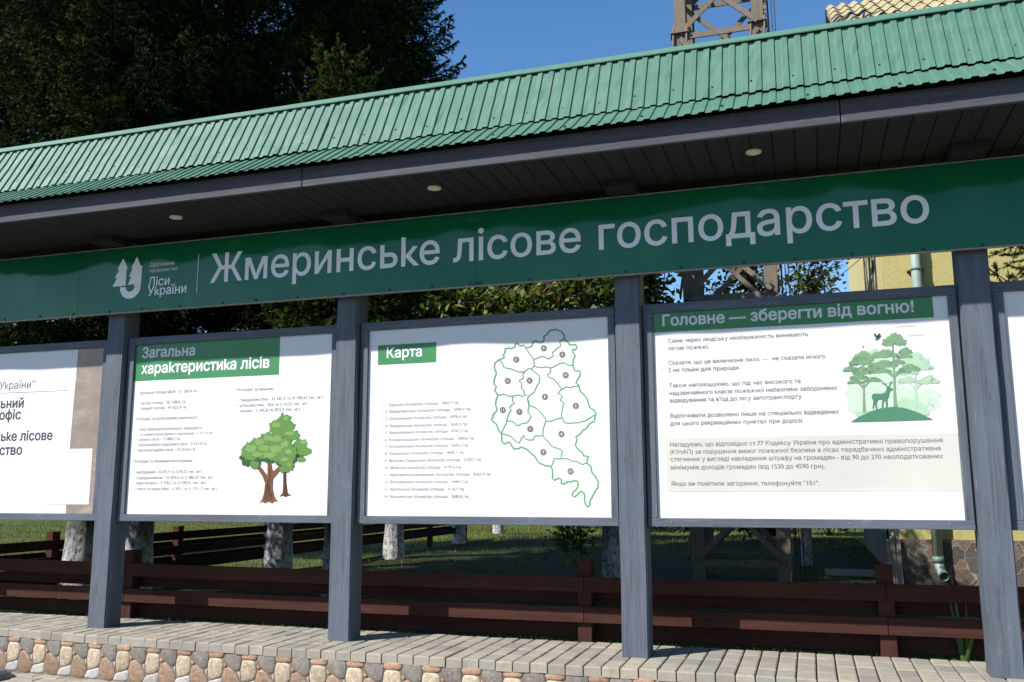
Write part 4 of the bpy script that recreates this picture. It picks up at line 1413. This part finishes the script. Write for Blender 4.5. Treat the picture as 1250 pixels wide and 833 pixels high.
# ================================================================== PLANK FENCES
fence = empty('plank_fence', (1.5, 0.55, -0.05), 'low dark brown plank fence running close behind the information boards', 'fence')
fx = [-2.05, -0.2, 1.5, 3.2, 4.91, 6.6, 8.3]
for k, x in enumerate(fx):
    one_box('fence_post', 'fence_post', fence, x - 0.043, x + 0.043, 0.5045, 0.592, -0.12, 0.472 + rnd.uniform(-.008, .008), bev=0.004)
def rail(name, par, a, b, y0, y1, z0, z1, tl=0.0, tr=0.0, mat='fence'):
    b_ = BM()
    b_.box(a + 0.0015, b - 0.0015, y0, y1, z0, z1, bev=0.003)
    for v in b_.bm.verts:
        t = (v.co.x - a) / (b - a)
        v.co.z += tl * (1 - t) + tr * t
    return b_.build(name, mat, par)
up = [0.018, 0.006, -0.004, 0.0, 0.006, 0.016, 0.018]
for k in range(len(fx) - 1):
    a, b = fx[k], fx[k + 1]
    rail('fence_board', fence, a, b, 0.478, 0.5035, 0.281, 0.371, up[k], up[k + 1])
    rail('fence_board', fence, a, b, 0.478, 0.5035, 0.101, 0.195, up[k] * .8, up[k + 1] * .8)
    rail('rear_board', fence, a, b, 0.5935, 0.617, 0.199, 0.302, up[k] * .6, up[k + 1] * .6)
    rail('rear_board', fence, a, b, 0.5935, 0.617, -0.005, 0.084, up[k] * .4, up[k + 1] * .4)
side = empty('plank_fence', (-2.0, 5.5, -0.1), 'dark brown plank fence running away across the lawn behind the whitewashed trunks', 'fence')
sy = [0.66] + [1.67 + 1.74 * k for k in range(0, 7)]
for k, y in enumerate(sy[1:]):
    one_box('fence_post', 'fence_post', side, -2.09, -2.014, y - 0.045, y + 0.045, -0.25, 0.525 - (0.02 if k else 0), bev=0.004)
for a, b in zip(sy, sy[1:]):
    for z0, z1 in ((0.365, 0.449), (0.215, 0.302), (0.045, 0.149)):
        one_box('fence_board', 'side_fence', side, -2.012, -1.99, a + 0.001, b - 0.001, z0 + rnd.uniform(-.003, .003), z1 + rnd.uniform(-.003, .003), bev=0.003)
    for z0, z1 in ((0.255, 0.343), (0.10, 0.185)):
        one_box('rear_board', 'side_fence', side, -2.115, -2.093, a + 0.001, b - 0.001, z0, z1, bev=0.003)

# ================================================================== HOUSE
house = empty('house', (9.0, 9.5, -0.15), 'yellow plastered house with rubble stone plinth and mossy corrugated slate roof', 'house')
HX0, HX1, HY0, HY1 = 5.455, 17.0, 6.0, 13.0
ZP = 0.338
one_box('plinth', 'rubble', house, HX0 - 0.02, HX1 + 0.02, HY0 - 0.025, HY1 + 0.02, -0.5, ZP, bev=0.01)
b = BM()
# front and rear walls as one shell; the gables are parts of their own
b.box(HX0 + 0.004, HX1 - 0.004, HY0, HY0 + 0.35, ZP - 0.003, 6.42)
b.build('wall', 'yellow', house)
one_box('wall', 'yellow', house, HX0 + 0.004, HX1 - 0.004, HY1 - 0.35, HY1, ZP - 0.003, 6.42)
for xa, xb in ((HX0, HX0 + 0.34), (HX1 - 0.34, HX1)):
    P = [(HY0 + 0.003, ZP - 0.003), (HY1 - 0.003, ZP - 0.003), (HY1 - 0.003, 6.38), (9.5, 8.5), (HY0 + 0.003, 6.38)]
    n = 5
    V = [(xa, y, z) for y, z in P] + [(xb, y, z) for y, z in P]
    pydata('gable_wall', V, [tuple(range(n)), tuple(range(2 * n - 1, n - 1, -1))] + [(i, n + i, n + (i + 1) % n, (i + 1) % n) for i in range(n)], ['yellow_side'], house)
def wavy(name, e, r, rows):
    V, F = [], []
    xs_ = np.arange(HX0 - 0.27, HX1 + 0.3, 0.0225)
    e, r = np.array(e), np.array(r)
    d = r - e
    L = np.linalg.norm(d)
    n = np.array([-d[1], d[0]]) / L
    if n[1] < 0:
        n = -n
    rg2 = np.random.default_rng(4)
    for k in range(rows):
        for (t, lift) in ((k / rows - 0.02, 0.020), ((k + 1) / rows, 0.002)):
            for i, x in enumerate(xs_):
                tt = t + 0.006 * math.sin(1.3 * (x // 1.08) + k * 2)
                q = e + d * tt + n * (lift + 0.026 * math.sin(2 * math.pi * x / 0.18))
                V.append((x, q[0], q[1]))
    m = len(xs_)
    for k in range(rows):
        for i in range(m - 1):
            a = 2 * k * m + i
            F.append((a, a + 1, a + m + 1, a + m))
    return pydata(name, V, F, ['slate'], house, smooth=True)
wavy('roof', (5.6, 6.12), (9.5, 8.62), 7)
wavy('rear_roof', (13.4, 6.12), (9.5, 8.62), 7)
one_box('barge_board', 'old_plank', house, HX0 - 0.25, HX0 - 0.22, 5.62, 5.66, 6.0, 6.1)
b = BM()
b.bar((HX0 - 0.235, 5.6, 6.04), (HX0 - 0.235, 9.5, 8.54), 0.03, 0.14)
b.build('barge_board', 'old_plank', house)
# soffit strip under the eaves
one_box('eaves_board', 'yellow_side', house, HX0 - 0.2, HX1 + 0.2, 5.66, HY0 - 0.002, 6.02, 6.06)
# rain pipe
b = BM()
px, py = 5.815, 5.885
b.tube([(px, py, 6.0), (px, py, 0.13)], 0.053, 16)
b.tube([(px, py, 0.16), (px + .004, py - .005, 0.07), (px + .015, py - .06, 0.0), (px + .03, py - .15, -0.035)], 0.05, 16, caps=False)
pipe = b.build('rain_pipe', 'pipe', house)
b = BM()
b.tube([(px, py, 0.10), (px, py, 0.165)], 0.06, 16)
b.tube([(px, py, 3.335), (px, py, 3.36)], 0.062, 16)
b.box(px - 0.09, px + 0.09, py + 0.03, HY0 + 0.01, 3.34, 3.355)
b.build('pipe_collar', 'pipe_dark', pipe)
b = BM()
b.tube([(px, py, 3.56), (px, py, 3.66)], 0.0575, 16)
b.build('pipe_joint', 'pipe', pipe)
# window in the front wall, beyond the frame
wf = BM()
for x in (8.4, 12.2):
    wf.box(x, x + 0.07, HY0 - 0.03, HY0 + 0.03, 1.4, 2.9)
    wf.box(x + 1.2, x + 1.27, HY0 - 0.03, HY0 + 0.03, 1.4, 2.9)
    wf.box(x + 0.071, x + 1.199, HY0 - 0.03, HY0 + 0.03, 1.4, 1.47)
    wf.box(x + 0.071, x + 1.199, HY0 - 0.03, HY0 + 0.03, 2.83, 2.9)
wf.bm.free()
# thin pole leaning on the side wall
b = BM()
b.tube([(5.40, 7.0, -0.15), (5.445, 7.05, 3.2), (5.455, 7.1, 5.4)], 0.012, 8)
tag(b.build('lightning_rod', 'cable', None, (5.40, 7.0, -0.15)), 'thin dark rod standing against the side wall of the yellow house', 'rod')

# old boards at the corner, and a low pile of boards on the grass
pl = empty('old_planks', (5.39, 5.9, -0.15), 'upright weathered bare planks leaning at the left corner of the yellow house', 'planks')
for k in range(5):
    x = 5.335 + k * 0.026
    bb = BM()
    bb.bar((x, 5.86 - 0.012 * k, -0.15), (x + rnd.uniform(-.012, .012), 5.935, 0.36 + rnd.uniform(-.03, .05)), 0.022, 0.018, bev=0.002)
    bb.build('plank', 'old_plank', pl)
pile = empty('board_pile', (4.95, 6.9, -0.15), 'low pile of pale weathered boards lying on the shaded grass', 'boards')
for k in range(6):
    bb = BM()
    y = 6.55 + 0.11 * k
    bb.box(4.66, 5.26 + rnd.uniform(-.05, .03), y, y + 0.085, -0.135 + 0.012 * (k % 2), -0.11 + 0.012 * (k % 2), bev=0.004, rot=Matrix.Rotation(rnd.uniform(-.04, .04), 4, 'Z'))
    bb.build('board', 'old_plank', pile)

# ================================================================== LATTICE TOWER
tw = empty('lattice_tower', (3.78, 6.0, -0.15), 'weathered lattice tower of pale cross-braced bars rising behind the shelter', 'tower')
corners = [(3.315, 5.5), (4.235, 5.5), (4.235, 6.42), (3.315, 6.42)]
TH = 9.4
for (x, y) in corners:
    bb = BM()
    # angle profile: two flanges
    sx = 1 if x < 3.7 else -1
    sy_ = 1 if y < 6 else -1
    bb.box(min(x - sx * .07, x + sx * .07), max(x - sx * .07, x + sx * .07), min(y - sy_ * .07, y - sy_ * .045), max(y - sy_ * .07, y - sy_ * .045), -0.3, TH)
    bb.box(min(x - sx * .0705, x - sx * .045), max(x - sx * .0705, x - sx * .045), min(y - sy_ * .044, y + sy_ * .07), max(y - sy_ * .044, y + sy_ * .07), -0.3, TH)
    bb.box(x - .05, x + .05, y - .035, y + .045, -0.3, TH - 0.002)
    bb.build('leg', 'tower', tw)
lev = [0.08, 1.10, 2.12, 3.08, 4.10, 5.20, 6.02, 6.36, 7.3, 8.3, 9.3]
faces = [(corners[0], corners[1]), (corners[1], corners[2]), (corners[2], corners[3]), (corners[3], corners[0])]
for fi, (a, b2) in enumerate(faces):
    nx_, ny_ = (b2[1] - a[1]), -(b2[0] - a[0])
    l = math.hypot(nx_, ny_)
    ox, oy = nx_ / l * 0.062, ny_ / l * 0.062
    for k, z in enumerate(lev):
        if z == 6.02 and fi in (1, 3):
            continue
        bb = BM()
        bb.bar((a[0] + ox, a[1] + oy, z), (b2[0] + ox, b2[1] + oy, z + rnd.uniform(-.01, .01)), 0.022 if fi % 2 else 0.022, 0.07 if k != 6 else 0.055)
        bb.build('crossbar', 'tower', tw)
    zs = [0.08, 1.10, 2.12, 3.08, 4.10, 5.20, 6.02 if False else 6.36, 7.3, 8.3, 9.3]
    for k in range(len(zs) - 1):
        z0_, z1_ = zs[k] + .04, zs[k + 1] - .04
        pair = ((a, b2), (b2, a)) if k != 4 else ((a, b2),)
        for q, (u, v) in enumerate(pair):
            bb = BM()
            o_ = 0.085 + 0.028 * q
            ux, uy = nx_ / l * o_, ny_ / l * o_
            bb.bar((u[0] + ux, u[1] + uy, z0_), (v[0] + ux, v[1] + uy, z1_), 0.02, 0.06)
            bb.build('brace', 'tower', tw)
for (x, y) in corners:
    for z in (6.12, 6.40):
        one_box('splice_plate', 'tower', tw, x - .11, x + .11, y - .12, y + .11, z, z + 0.02)
    for dx in (-.08, .08):
        bb = BM()
        bb.tube([(x + dx, y - .095, 6.05), (x + dx, y - .095, 6.46)], 0.012, 8)
        bb.build('tie_rod', 'tower', tw)
b = BM()
for k in range(2):
    b.tube([(4.40 + .035 * k, 5.46 + .03 * k, -0.2), (4.40 + .035 * k, 5.46 + .03 * k, 9.2)], 0.006, 6)
b.build('conduit', 'cable', tw)

# overhead wires from the tower to the house
for k, (za, zb) in enumerate(((2.78, 3.72), (2.98, 3.86))):
    b = BM()
    P0, P1 = Vector((4.24, 5.62, za)), Vector((5.45, 6.0 + .05 * k, zb))
    b.tube([P0.lerp(P1, t) + Vector((0, 0, -0.05 * math.sin(math.pi * t))) for t in np.linspace(0, 1, 8)], 0.0045, 6)
    tag(b.build('overhead_wire', 'cable', None, tuple(P0)), ('lower' if k == 0 else 'upper') + ' of two thin black wires between the lattice tower and the yellow house', 'wire', 'wires beside the tower')

# ================================================================== TREES
def mesh_np(name, V, nper, mats, parent, mi=None, tip=None):
    """many separate polygons of nper corners; V is (count*nper, 3) in world coordinates"""
    n = len(V)
    c = n // nper
    me = bpy.data.meshes.new(name)
    base = np.array(ROOTLOC[parent]) if parent is not None else np.zeros(3)
    me.vertices.add(n)
    me.vertices.foreach_set('co', (V - base).astype(np.float32).ravel())
    me.loops.add(n)
    me.loops.foreach_set('vertex_index', np.arange(n, dtype=np.int32))
    me.polygons.add(c)
    me.polygons.foreach_set('loop_start', np.arange(0, n, nper, dtype=np.int32))
    me.polygons.foreach_set('loop_total', np.full(c, nper, dtype=np.int32))
    me.update(calc_edges=True)
    if tip is not None:
        at = me.attributes.new('tip', 'FLOAT', 'POINT')
        at.data.foreach_set('value', tip.astype(np.float32))
    for m in (mats if isinstance(mats, (list, tuple)) else [mats]):
        me.materials.append(M[m])
    o = bpy.data.objects.new(name, me)
    COL.objects.link(o)
    if parent is not None:
        o.parent = parent
        ROOTLOC[o] = ROOTLOC[parent]
    else:
        ROOTLOC[o] = Vector((0, 0, 0))
    return o

def norm(a):
    return a / (np.linalg.norm(a, axis=-1, keepdims=True) + 1e-9)

def needles_on(P, D, L, width, rg, per=22, nl=0.05, nw=0.007):
    """needle triangles round straight twigs: P start, D direction, L length (arrays)"""
    n = len(P)
    t = rg.random((n, per))
    ang = rg.random((n, per)) * 2 * np.pi
    up = np.tile(np.array([0, 0, 1.0]), (n, 1))
    U = norm(np.cross(D, up) + 1e-4)
    W = np.cross(D, U)
    c, s = np.cos(ang)[..., None], np.sin(ang)[..., None]
    radial = c * U[:, None] + s * W[:, None]
    fwd = D[:, None]
    nd = norm(radial * 0.75 + fwd * 0.8 + rg.normal(0, .15, (n, per, 3)))
    base = P[:, None] + fwd * (L[:, None] * t)[..., None]
    ln = nl * (0.75 + 0.5 * rg.random((n, per, 1))) * (1 - 0.35 * t[..., None])
    tip = base + nd * ln
    side_ = norm(np.cross(nd, radial + rg.normal(0, .3, (n, per, 3)))) * nw
    return np.stack([base - side_, base + side_, tip], 2).reshape(-1, 3), np.repeat(t.ravel(), 3)

def spruce(x, y, zb, H, Rm, seed, label, group, r0, zg, keep=None, mat='needle', nl=0.046, nw=0.0062, dens=1.0, per=32):
    rg = np.random.default_rng(seed)
    root = empty('spruce_tree', (x, y, zg), label, 'tree', group)
    b = BM()
    b.tube([(x, y, zg - 0.2), (x, y, zg + 0.05), (x + .01, y, zg + 0.5), (x + .02, y + .02, zg + 2), (x, y, zg + H * .6), (x, y, zg + H)], [r0 * 1.45, r0 * 1.2, r0, r0 * .88, r0 * .5, 0.02], 14)
    b.build('trunk', 'bark', root)
    Ps, Ds, Ls = [], [], []
    bb = BM()
    z = zg + zb
    first = True
    while z < zg + H - 0.15:
        t = (z - zg - zb) / (H - zb)
        Lb = Rm * (1 - t) ** 0.75 * (0.9 if t > .12 else 0.75 + 1.2 * t) + 0.12
        nb = rg.integers(5, 8)
        a0 = rg.random() * 6.28
        for k in range(nb):
            az = a0 + 2 * math.pi * k / nb + rg.normal(0, .18)
            Lk = Lb * rg.uniform(0.78, 1.12)
            d = np.array([math.cos(az), math.sin(az), 0])
            lift0 = 0.25 - 0.55 * (1 - t)
            def pos(s):
                return np.array([x, y, z]) + d * (Lk * s) + np.array([0, 0, 1.0]) * (Lk * (lift0 * s + 0.34 * s * s * s))
            pts = [pos(s) for s in np.linspace(0, 1, 6)]
            if keep is None or keep(pts[5][0], pts[5][1], pts[5][2]):
                if keep is None or keep(pts[3][0], pts[3][1], pts[3][2]):
                    bb.tube(pts, [0.022 * Lk / Rm + 0.006, 0.02 * Lk / Rm + .004, .012, .009, .006, .003], 5, caps=False)
            s = 0.12
            while s < 1.0:
                p = pos(s)
                tang = norm(pos(min(s + .05, 1.05)) - pos(s - .05))
                sidev = norm(np.cross(tang, np.array([0, 0, 1.0])))
                Lt = (0.34 * (1 - s) + 0.13) * min(1.0, Lk / 1.2 + .25)
                for sg in (-1, 1):
                    dv = norm(tang * rg.uniform(.5, .9) + sidev * sg * rg.uniform(.7, 1.0) + np.array([0, 0, rg.uniform(-.35, .08)]))
                    L1 = Lt * rg.uniform(.8, 1.25)
                    Ps.append(p); Ds.append(dv); Ls.append(L1)
                    # forked twiglets
                    for f in (0.35, 0.7):
                        dv2 = norm(dv * .8 + tang * rg.uniform(-.5, .6) + np.array([0, 0, rg.uniform(-.6, .1)]))
                        Ps.append(p + dv * L1 * f); Ds.append(dv2); Ls.append(L1 * rg.uniform(.35, .6))
                if rg.random() < 0.75:
                    dv = norm(np.array([rg.normal(0, .25), rg.normal(0, .25), -1.0]) + tang * .3)
                    Ps.append(p); Ds.append(dv); Ls.append(Lt * rg.uniform(.5, 1.1))
                s += 0.085 / max(Lk, .3) / dens
            Ps.append(pos(.93)); Ds.append(norm(pos(1.05) - pos(.9))); Ls.append(0.16)
        z += 0.19 + 0.12 * rg.random()
    P, D, L = np.array(Ps), np.array(Ds), np.array(Ls)
    if keep is not None:
        m = np.array([keep(*q) for q in (P + D * L[:, None])])
        P, D, L = P[m], D[m], L[m]
    bb.build('branches', 'twig', root)
    per_ = per
    V, tp = needles_on(P, D, L, 1, rg, per_, nl, nw)
    # twig cores
    U = norm(np.cross(D, np.array([0.1, 0.05, 1.0]))) * 0.006
    core = np.stack([P - U, P + U, P + D * L[:, None]], 1).reshape(-1, 3)
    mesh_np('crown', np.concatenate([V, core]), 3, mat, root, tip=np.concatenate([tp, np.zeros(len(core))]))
    return root

clear = lambda x, y, z: not (y < 0.95 and z < 3.75)
G_SP = 'tall spruces along the side fence'
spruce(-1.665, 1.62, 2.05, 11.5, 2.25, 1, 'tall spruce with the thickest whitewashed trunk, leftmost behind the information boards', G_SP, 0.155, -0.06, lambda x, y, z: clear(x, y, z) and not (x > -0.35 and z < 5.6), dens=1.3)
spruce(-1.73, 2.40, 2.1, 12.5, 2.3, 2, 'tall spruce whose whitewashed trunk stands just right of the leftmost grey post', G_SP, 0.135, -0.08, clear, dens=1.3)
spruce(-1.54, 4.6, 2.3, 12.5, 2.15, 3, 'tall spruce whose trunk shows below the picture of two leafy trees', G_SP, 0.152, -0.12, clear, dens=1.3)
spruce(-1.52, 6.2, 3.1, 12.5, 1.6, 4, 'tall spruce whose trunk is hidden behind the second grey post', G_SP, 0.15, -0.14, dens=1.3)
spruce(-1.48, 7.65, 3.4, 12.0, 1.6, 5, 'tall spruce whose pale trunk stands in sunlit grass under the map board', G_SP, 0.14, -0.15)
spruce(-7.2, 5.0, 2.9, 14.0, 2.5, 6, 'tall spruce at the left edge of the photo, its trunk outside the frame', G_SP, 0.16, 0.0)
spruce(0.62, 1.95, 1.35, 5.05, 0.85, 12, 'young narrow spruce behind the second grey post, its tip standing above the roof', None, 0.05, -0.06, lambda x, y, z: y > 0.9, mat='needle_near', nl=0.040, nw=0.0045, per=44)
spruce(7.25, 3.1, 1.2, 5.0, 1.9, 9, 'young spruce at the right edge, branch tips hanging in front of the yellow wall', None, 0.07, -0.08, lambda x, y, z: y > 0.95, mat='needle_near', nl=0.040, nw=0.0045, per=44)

def leafy(x, y, zg, H, crown, r0, seed, label, group, nleaf, size, mat='leaf', lean=(0, 0), stems=1, keep=None, name='leafy_tree', bark='bark'):
    """crown: list of (cx, cy, cz, rx, ry, rz) lobes in world coordinates"""
    rg = np.random.default_rng(seed)
    root = empty(name, (x, y, zg), label, 'tree' if name != 'shrub' else 'shrub', group)
    bt = BM()
    top = Vector((x + lean[0], y + lean[1], zg + H * .45))
    bt.tube([(x, y, zg - .15), (x, y, zg + .06), (x + lean[0] * .3, y + lean[1] * .3, zg + H * .16), tuple(top)], [r0 * 1.4, r0 * 1.12, r0, r0 * .72], 12)
    bt.build('trunk', bark, root)
    bb = BM()
    tips = []
    for (cx, cy, cz, rx, ry, rz) in crown:
        c = Vector((cx, cy, cz))
        s0 = top if name != 'shrub' else Vector((x, y, zg))
        mid = s0.lerp(c, 0.55) + Vector((rg.normal(0, .08), rg.normal(0, .08), 0.1))
        bb.tube([tuple(s0 - Vector((0, 0, .05))), tuple(mid), tuple(c)], [r0 * .5, r0 * .3, r0 * .14], 7, caps=False)
        nb = int(10 + 9 * (rx + rz))
        for k in range(nb):
            v = rg.normal(0, 1, 3)
            v = v / np.linalg.norm(v) * rg.uniform(.55, 1.08)
            e = Vector((cx + v[0] * rx, cy + v[1] * ry, cz + v[2] * rz))
            st = mid.lerp(c, rg.random())
            m2 = st.lerp(e, .5) + Vector(rg.normal(0, .06, 3))
            bb.tube([tuple(st), tuple(m2), tuple(e)], [r0 * .13 + .003, r0 * .07 + .003, .003], 4, caps=False)
            tips.append((st, m2, e))
    bb.build('branches', 'branch', root)
    # leaves in sprays along the twigs
    n = nleaf
    idx = rg.integers(0, len(tips), n)
    t = np.clip(rg.beta(2.2, 1.1, n), 0, 1)
    A = np.array([tips[i][0][:] for i in idx])
    B = np.array([tips[i][1][:] for i in idx])
    C = np.array([tips[i][2][:] for i in idx])
    P = ((1 - t) ** 2)[:, None] * A + (2 * t * (1 - t))[:, None] * B + (t ** 2)[:, None] * C
    P = P + rg.normal(0, 1, (n, 3)) * (0.035 + 0.06 * t)[:, None]
    if keep is not None:
        P = P[np.array([keep(*q) for q in P])]
        n = len(P)
    D = norm(rg.normal(0, 1, (n, 3)) + np.array([0, 0, -0.25]))
    N = norm(rg.normal(0, .75, (n, 3)) + np.array([-0.15, -0.25, 0.8]))
    Sd = norm(np.cross(D, N))
    N = np.cross(Sd, D)
    sz = size * rg.uniform(.6, 1.3, (n, 1))
    f = rg.uniform(.05, .35, (n, 1))
    p0 = P
    p1 = P + D * sz * .45 + Sd * sz * .30 + N * sz * f * .3
    p2 = P + D * sz
    p3 = P + D * sz * .45 - Sd * sz * .30 + N * sz * f * .3
    mesh_np('crown', np.stack([p0, p1, p2, p3], 1).reshape(-1, 3), 4, mat, root)
    return root

behind = lambda x, y, z: y > 0.8
G_LT = 'small leafy trees on the lawn'
# white-stemmed tree behind the post right of the map
leafy(2.50, 4.6, -0.12, 5.0, [(2.2, 4.3, 3.35, .85, .8, .75), (1.55, 4.5, 3.2, .7, .7, .7), (2.95, 4.2, 3.75, .6, .7, .45), (2.5, 4.7, 4.15, .7, .7, .45), (3.0, 3.6, 3.85, .45, .5, .35), (1.2, 4.4, 2.7, .6, .6, .5), (2.3, 3.5, 3.9, .8, .6, .5), (1.9, 4.5, 4.0, .7, .6, .5), (2.62, 4.4, 2.75, .3, .4, .4), (3.0, 4.9, 3.2, .3, .3, .38), (1.9, 4.0, 4.6, .8, .7, .4), (2.8, 3.9, 4.55, .7, .7, .35)], 0.085, 31,  # high lobes, unseen behind the sign, are added to shade plinth, tower and ground
      'leafy tree with a patchy white trunk beside the third grey post', G_LT, 16000, 0.085, keep=behind)
leafy(0.50, 2.60, -0.07, 3.6, [(0.75, 2.55, 2.45, .42, .4, .45), (1.25, 2.45, 2.65, .5, .4, .5), (1.8, 2.4, 2.55, .5, .4, .5), (2.35, 2.4, 2.65, .5, .4, .5), (2.85, 2.35, 2.6, .42, .35, .5), (1.0, 2.6, 3.1, .4, .4, .35), (2.1, 2.5, 3.15, .5, .4, .35), (1.7, 2.9, 3.65, .75, .6, .45), (0.9, 2.8, 3.7, .6, .5, .42), (2.5, 2.9, 3.7, .6, .5, .42)], 0.045, 32,  # the last, topmost lobes are added out of sight to shade the tower
      'leafy bush with sunlit leaves filling the gap above the map board', G_LT, 8200, 0.075, keep=lambda x, y, z: y > 0.95 and z > 1.9 + 0.05 * math.sin(9 * x))
leafy(-1.97, 11.6, -0.15, 6.0, [(-1.9, 11.4, 3.8, 1.1, 1.0, 1.0), (-1.4, 11.5, 4.6, .9, .9, .8), (-2.6, 11.6, 4.2, .8, .8, .8)], 0.115, 34,
      'leafy tree with a slim whitewashed trunk farther back along the side fence', G_LT, 4200, 0.10)
leafy(-2.4, 15.2, -0.15, 6.0, [(-2.3, 15.1, 4.0, 1.2, 1.0, 1.1), (-2.0, 15.4, 5.0, .9, .9, .7)], 0.12, 35,
      'farthest leafy tree, a small pale trunk at the end of the side fence', G_LT, 2600, 0.11)
leafy(4.45, 8.3, -0.15, 5.0, [(4.1, 8.2, 3.75, .55, .5, .42), (4.75, 8.1, 3.95, .42, .5, .32), (3.3, 8.3, 3.6, .45, .5, .35), (3.75, 8.4, 4.3, .6, .5, .3), (4.5, 8.3, 2.5, .6, .6, .5)], 0.07, 36,
      'leafy tree against the sky between the lattice tower and the yellow house', G_LT, 4200, 0.085, keep=lambda x, y, z: x < 5.25, lean=(0.05, -.1))
# trailing shoot in front of the house corner
# shrubs closing the garden
for k, (sx_, sy_2, w, h) in enumerate(((-0.6, 18.5, 1.8, 1.0), (2.4, 18.0, 2.0, 1.15), (4.9, 16.5, 1.6, 1.25), (1.1, 17.2, 1.3, .8), (3.7, 13.6, 0.9, 0.7))):
    leafy(sx_, sy_2, -0.15, 1.2, [(sx_ - w * .4, sy_2, h * .55, w * .6, .7, h * .6), (sx_ + w * .4, sy_2 + .2, h * .5, w * .6, .7, h * .55), (sx_, sy_2 - .3, h * .35, w * .8, .6, h * .4), (sx_, sy_2, h * .8, w * .5, .6, h * .4)], 0.03, 60 + k,
          ['dark shrub at the back of the garden behind the map board', 'wide dark shrub at the back of the garden behind the third grey post', 'dark shrub at the back of the garden beside the yellow house', 'small dark shrub in front of the back row of shrubs', 'low dark shrub on the shaded lawn behind the lattice tower'][k], 'shrubs at the back of the garden', 3000, 0.13, mat='leaf_dark', name='shrub', bark='branch')
# low shoots round the white-stemmed tree
leafy(2.22, 4.45, -0.12, 1.0, [(2.2, 4.4, .55, .28, .25, .4), (2.05, 4.5, .35, .2, .2, .3)], 0.015, 71, 'thin leafy shoots growing beside the patchy white trunk', None, 420, 0.07, name='shrub', bark='branch')

# ================================================================== IRIS LEAVES
ir = empty('iris_plant', (5.28, 0.57, -0.05), 'clump of long strap leaves growing between the fence boards near the right post', 'plant')
specs = [((5.285, .57), (-0.055, -.005, .36), .0), ((5.285, .565), (-0.02, .0, .43), .03), ((5.29, .56), (0.075, -.01, .22), -.01), ((5.285, .55), (0.05, -.03, .13), .0), ((5.265, .50), (-0.10, -.05, .10), -.09), ((5.30, .58), (0.03, .0, .30), .02), ((5.27, .49), (-0.06, -.03, .05), -.04)]
for (bx, by), (dx, dy, dz), bend in specs:
    V, F = [], []
    nseg = 8
    p0 = Vector((bx, by, -0.05))
    for i in range(nseg + 1):
        t = i / nseg
        p = p0 + Vector((dx, dy, dz + .05)) * t + Vector((-.3 * bend, 0, bend)) * (t * t) * 1.4
        w = 0.0095 * (1 - t ** 3) * (0.75 + .5 * math.sin(math.pi * min(t + .2, 1))) + 0.0006
        sd = Vector((1, 0.35, 0)).normalized() if abs(dz) > abs(dx) else Vector((0.3, 0.5, 0.8)).normalized()
        V += [tuple(p - sd * w), tuple(p + Vector((0, -.003, 0))), tuple(p + sd * w)]
    for i in range(nseg):
        a = 3 * i
        F += [(a, a + 1, a + 4, a + 3), (a + 1, a + 2, a + 5, a + 4)]
    pydata('strap_leaf', V, F, ['iris'], ir, smooth=True)

# ================================================================== DOMED COVER AT THE LOWER LEFT
b = BM()
prof = [(0.155, 0.0), (0.158, 0.012), (0.145, 0.03), (0.115, 0.05), (0.07, 0.064), (0.022, 0.070), (0.020, 0.084), (0.012, 0.088), (0.0, 0.089)]
cx_, cy_ = -0.46, -0.42
n = 36
rings = []
for r_, z_ in prof[:-1]:
    rings.append([b.bm.verts.new((cx_ + r_ * math.cos(2 * math.pi * k / n), cy_ + r_ * math.sin(2 * math.pi * k / n), Z_LOW + z_)) for k in range(n)])
for a, c in zip(rings, rings[1:]):
    for k in range(n):
        b.bm.faces.new((a[k], a[(k + 1) % n], c[(k + 1) % n], c[k])).smooth = True
tv = b.bm.verts.new((cx_, cy_, Z_LOW + prof[-1][1]))
for k in range(n):
    b.bm.faces.new((rings[-1][k], rings[-1][(k + 1) % n], tv)).smooth = True
tag(b.build('domed_cover', 'dome', None, (cx_, cy_, Z_LOW)), 'dark blue-grey domed cover with a small knob on the lower paving at the corner', 'cover')

# ================================================================== GRASS
rg = np.random.default_rng(77)
def blades(n, xr, yr, h, w, dens=None):
    x = rg.uniform(xr[0], xr[1], n)
    y = rg.uniform(yr[0], yr[1], n)
    if dens is not None:
        m = rg.random(n) < dens(x, y)
        x, y = x[m], y[m]
        n = len(x)
    z = np.array([lawn_z(a, b) for a, b in zip(x, y)]) - 0.004
    hh = h * rg.uniform(.45, 1.25, n)
    a = rg.uniform(0, 6.28, n)
    ln = rg.normal(0, .35, (n, 2)) * hh[:, None]
    ww = w * rg.uniform(.6, 1.2, n)
    P = np.stack([x, y, z], 1)
    s = np.stack([np.cos(a) * ww, np.sin(a) * ww, np.zeros(n)], 1)
    tip = P + np.stack([ln[:, 0], ln[:, 1], hh], 1)
    return np.stack([P - s, P + s, tip], 1).reshape(-1, 3)
patch = lambda x, y: 0.45 + 0.55 * (np.sin(1.9 * x + 1.1 * np.sin(1.3 * y)) * np.sin(1.6 * y + .7) > -0.25)
GV = np.concatenate([
    blades(9000, (-4, 7), (0.445, 0.80), 0.038, 0.0022, patch),
    blades(7000, (-2.6, 6), (0.8, 4.0), 0.042, 0.003, patch),
    blades(7000, (-3.5, 6), (4.0, 12.0), 0.055, 0.005, patch),
    blades(75000, (-16, -2.0), (0.6, 18.0), 0.055, 0.006, patch),
    blades(15000, (-6, 6), (12.0, 24.0), 0.07, 0.010, patch)])
g = mesh_np('grass', GV, 3, 'grass', None)
tag(g, kind='stuff')
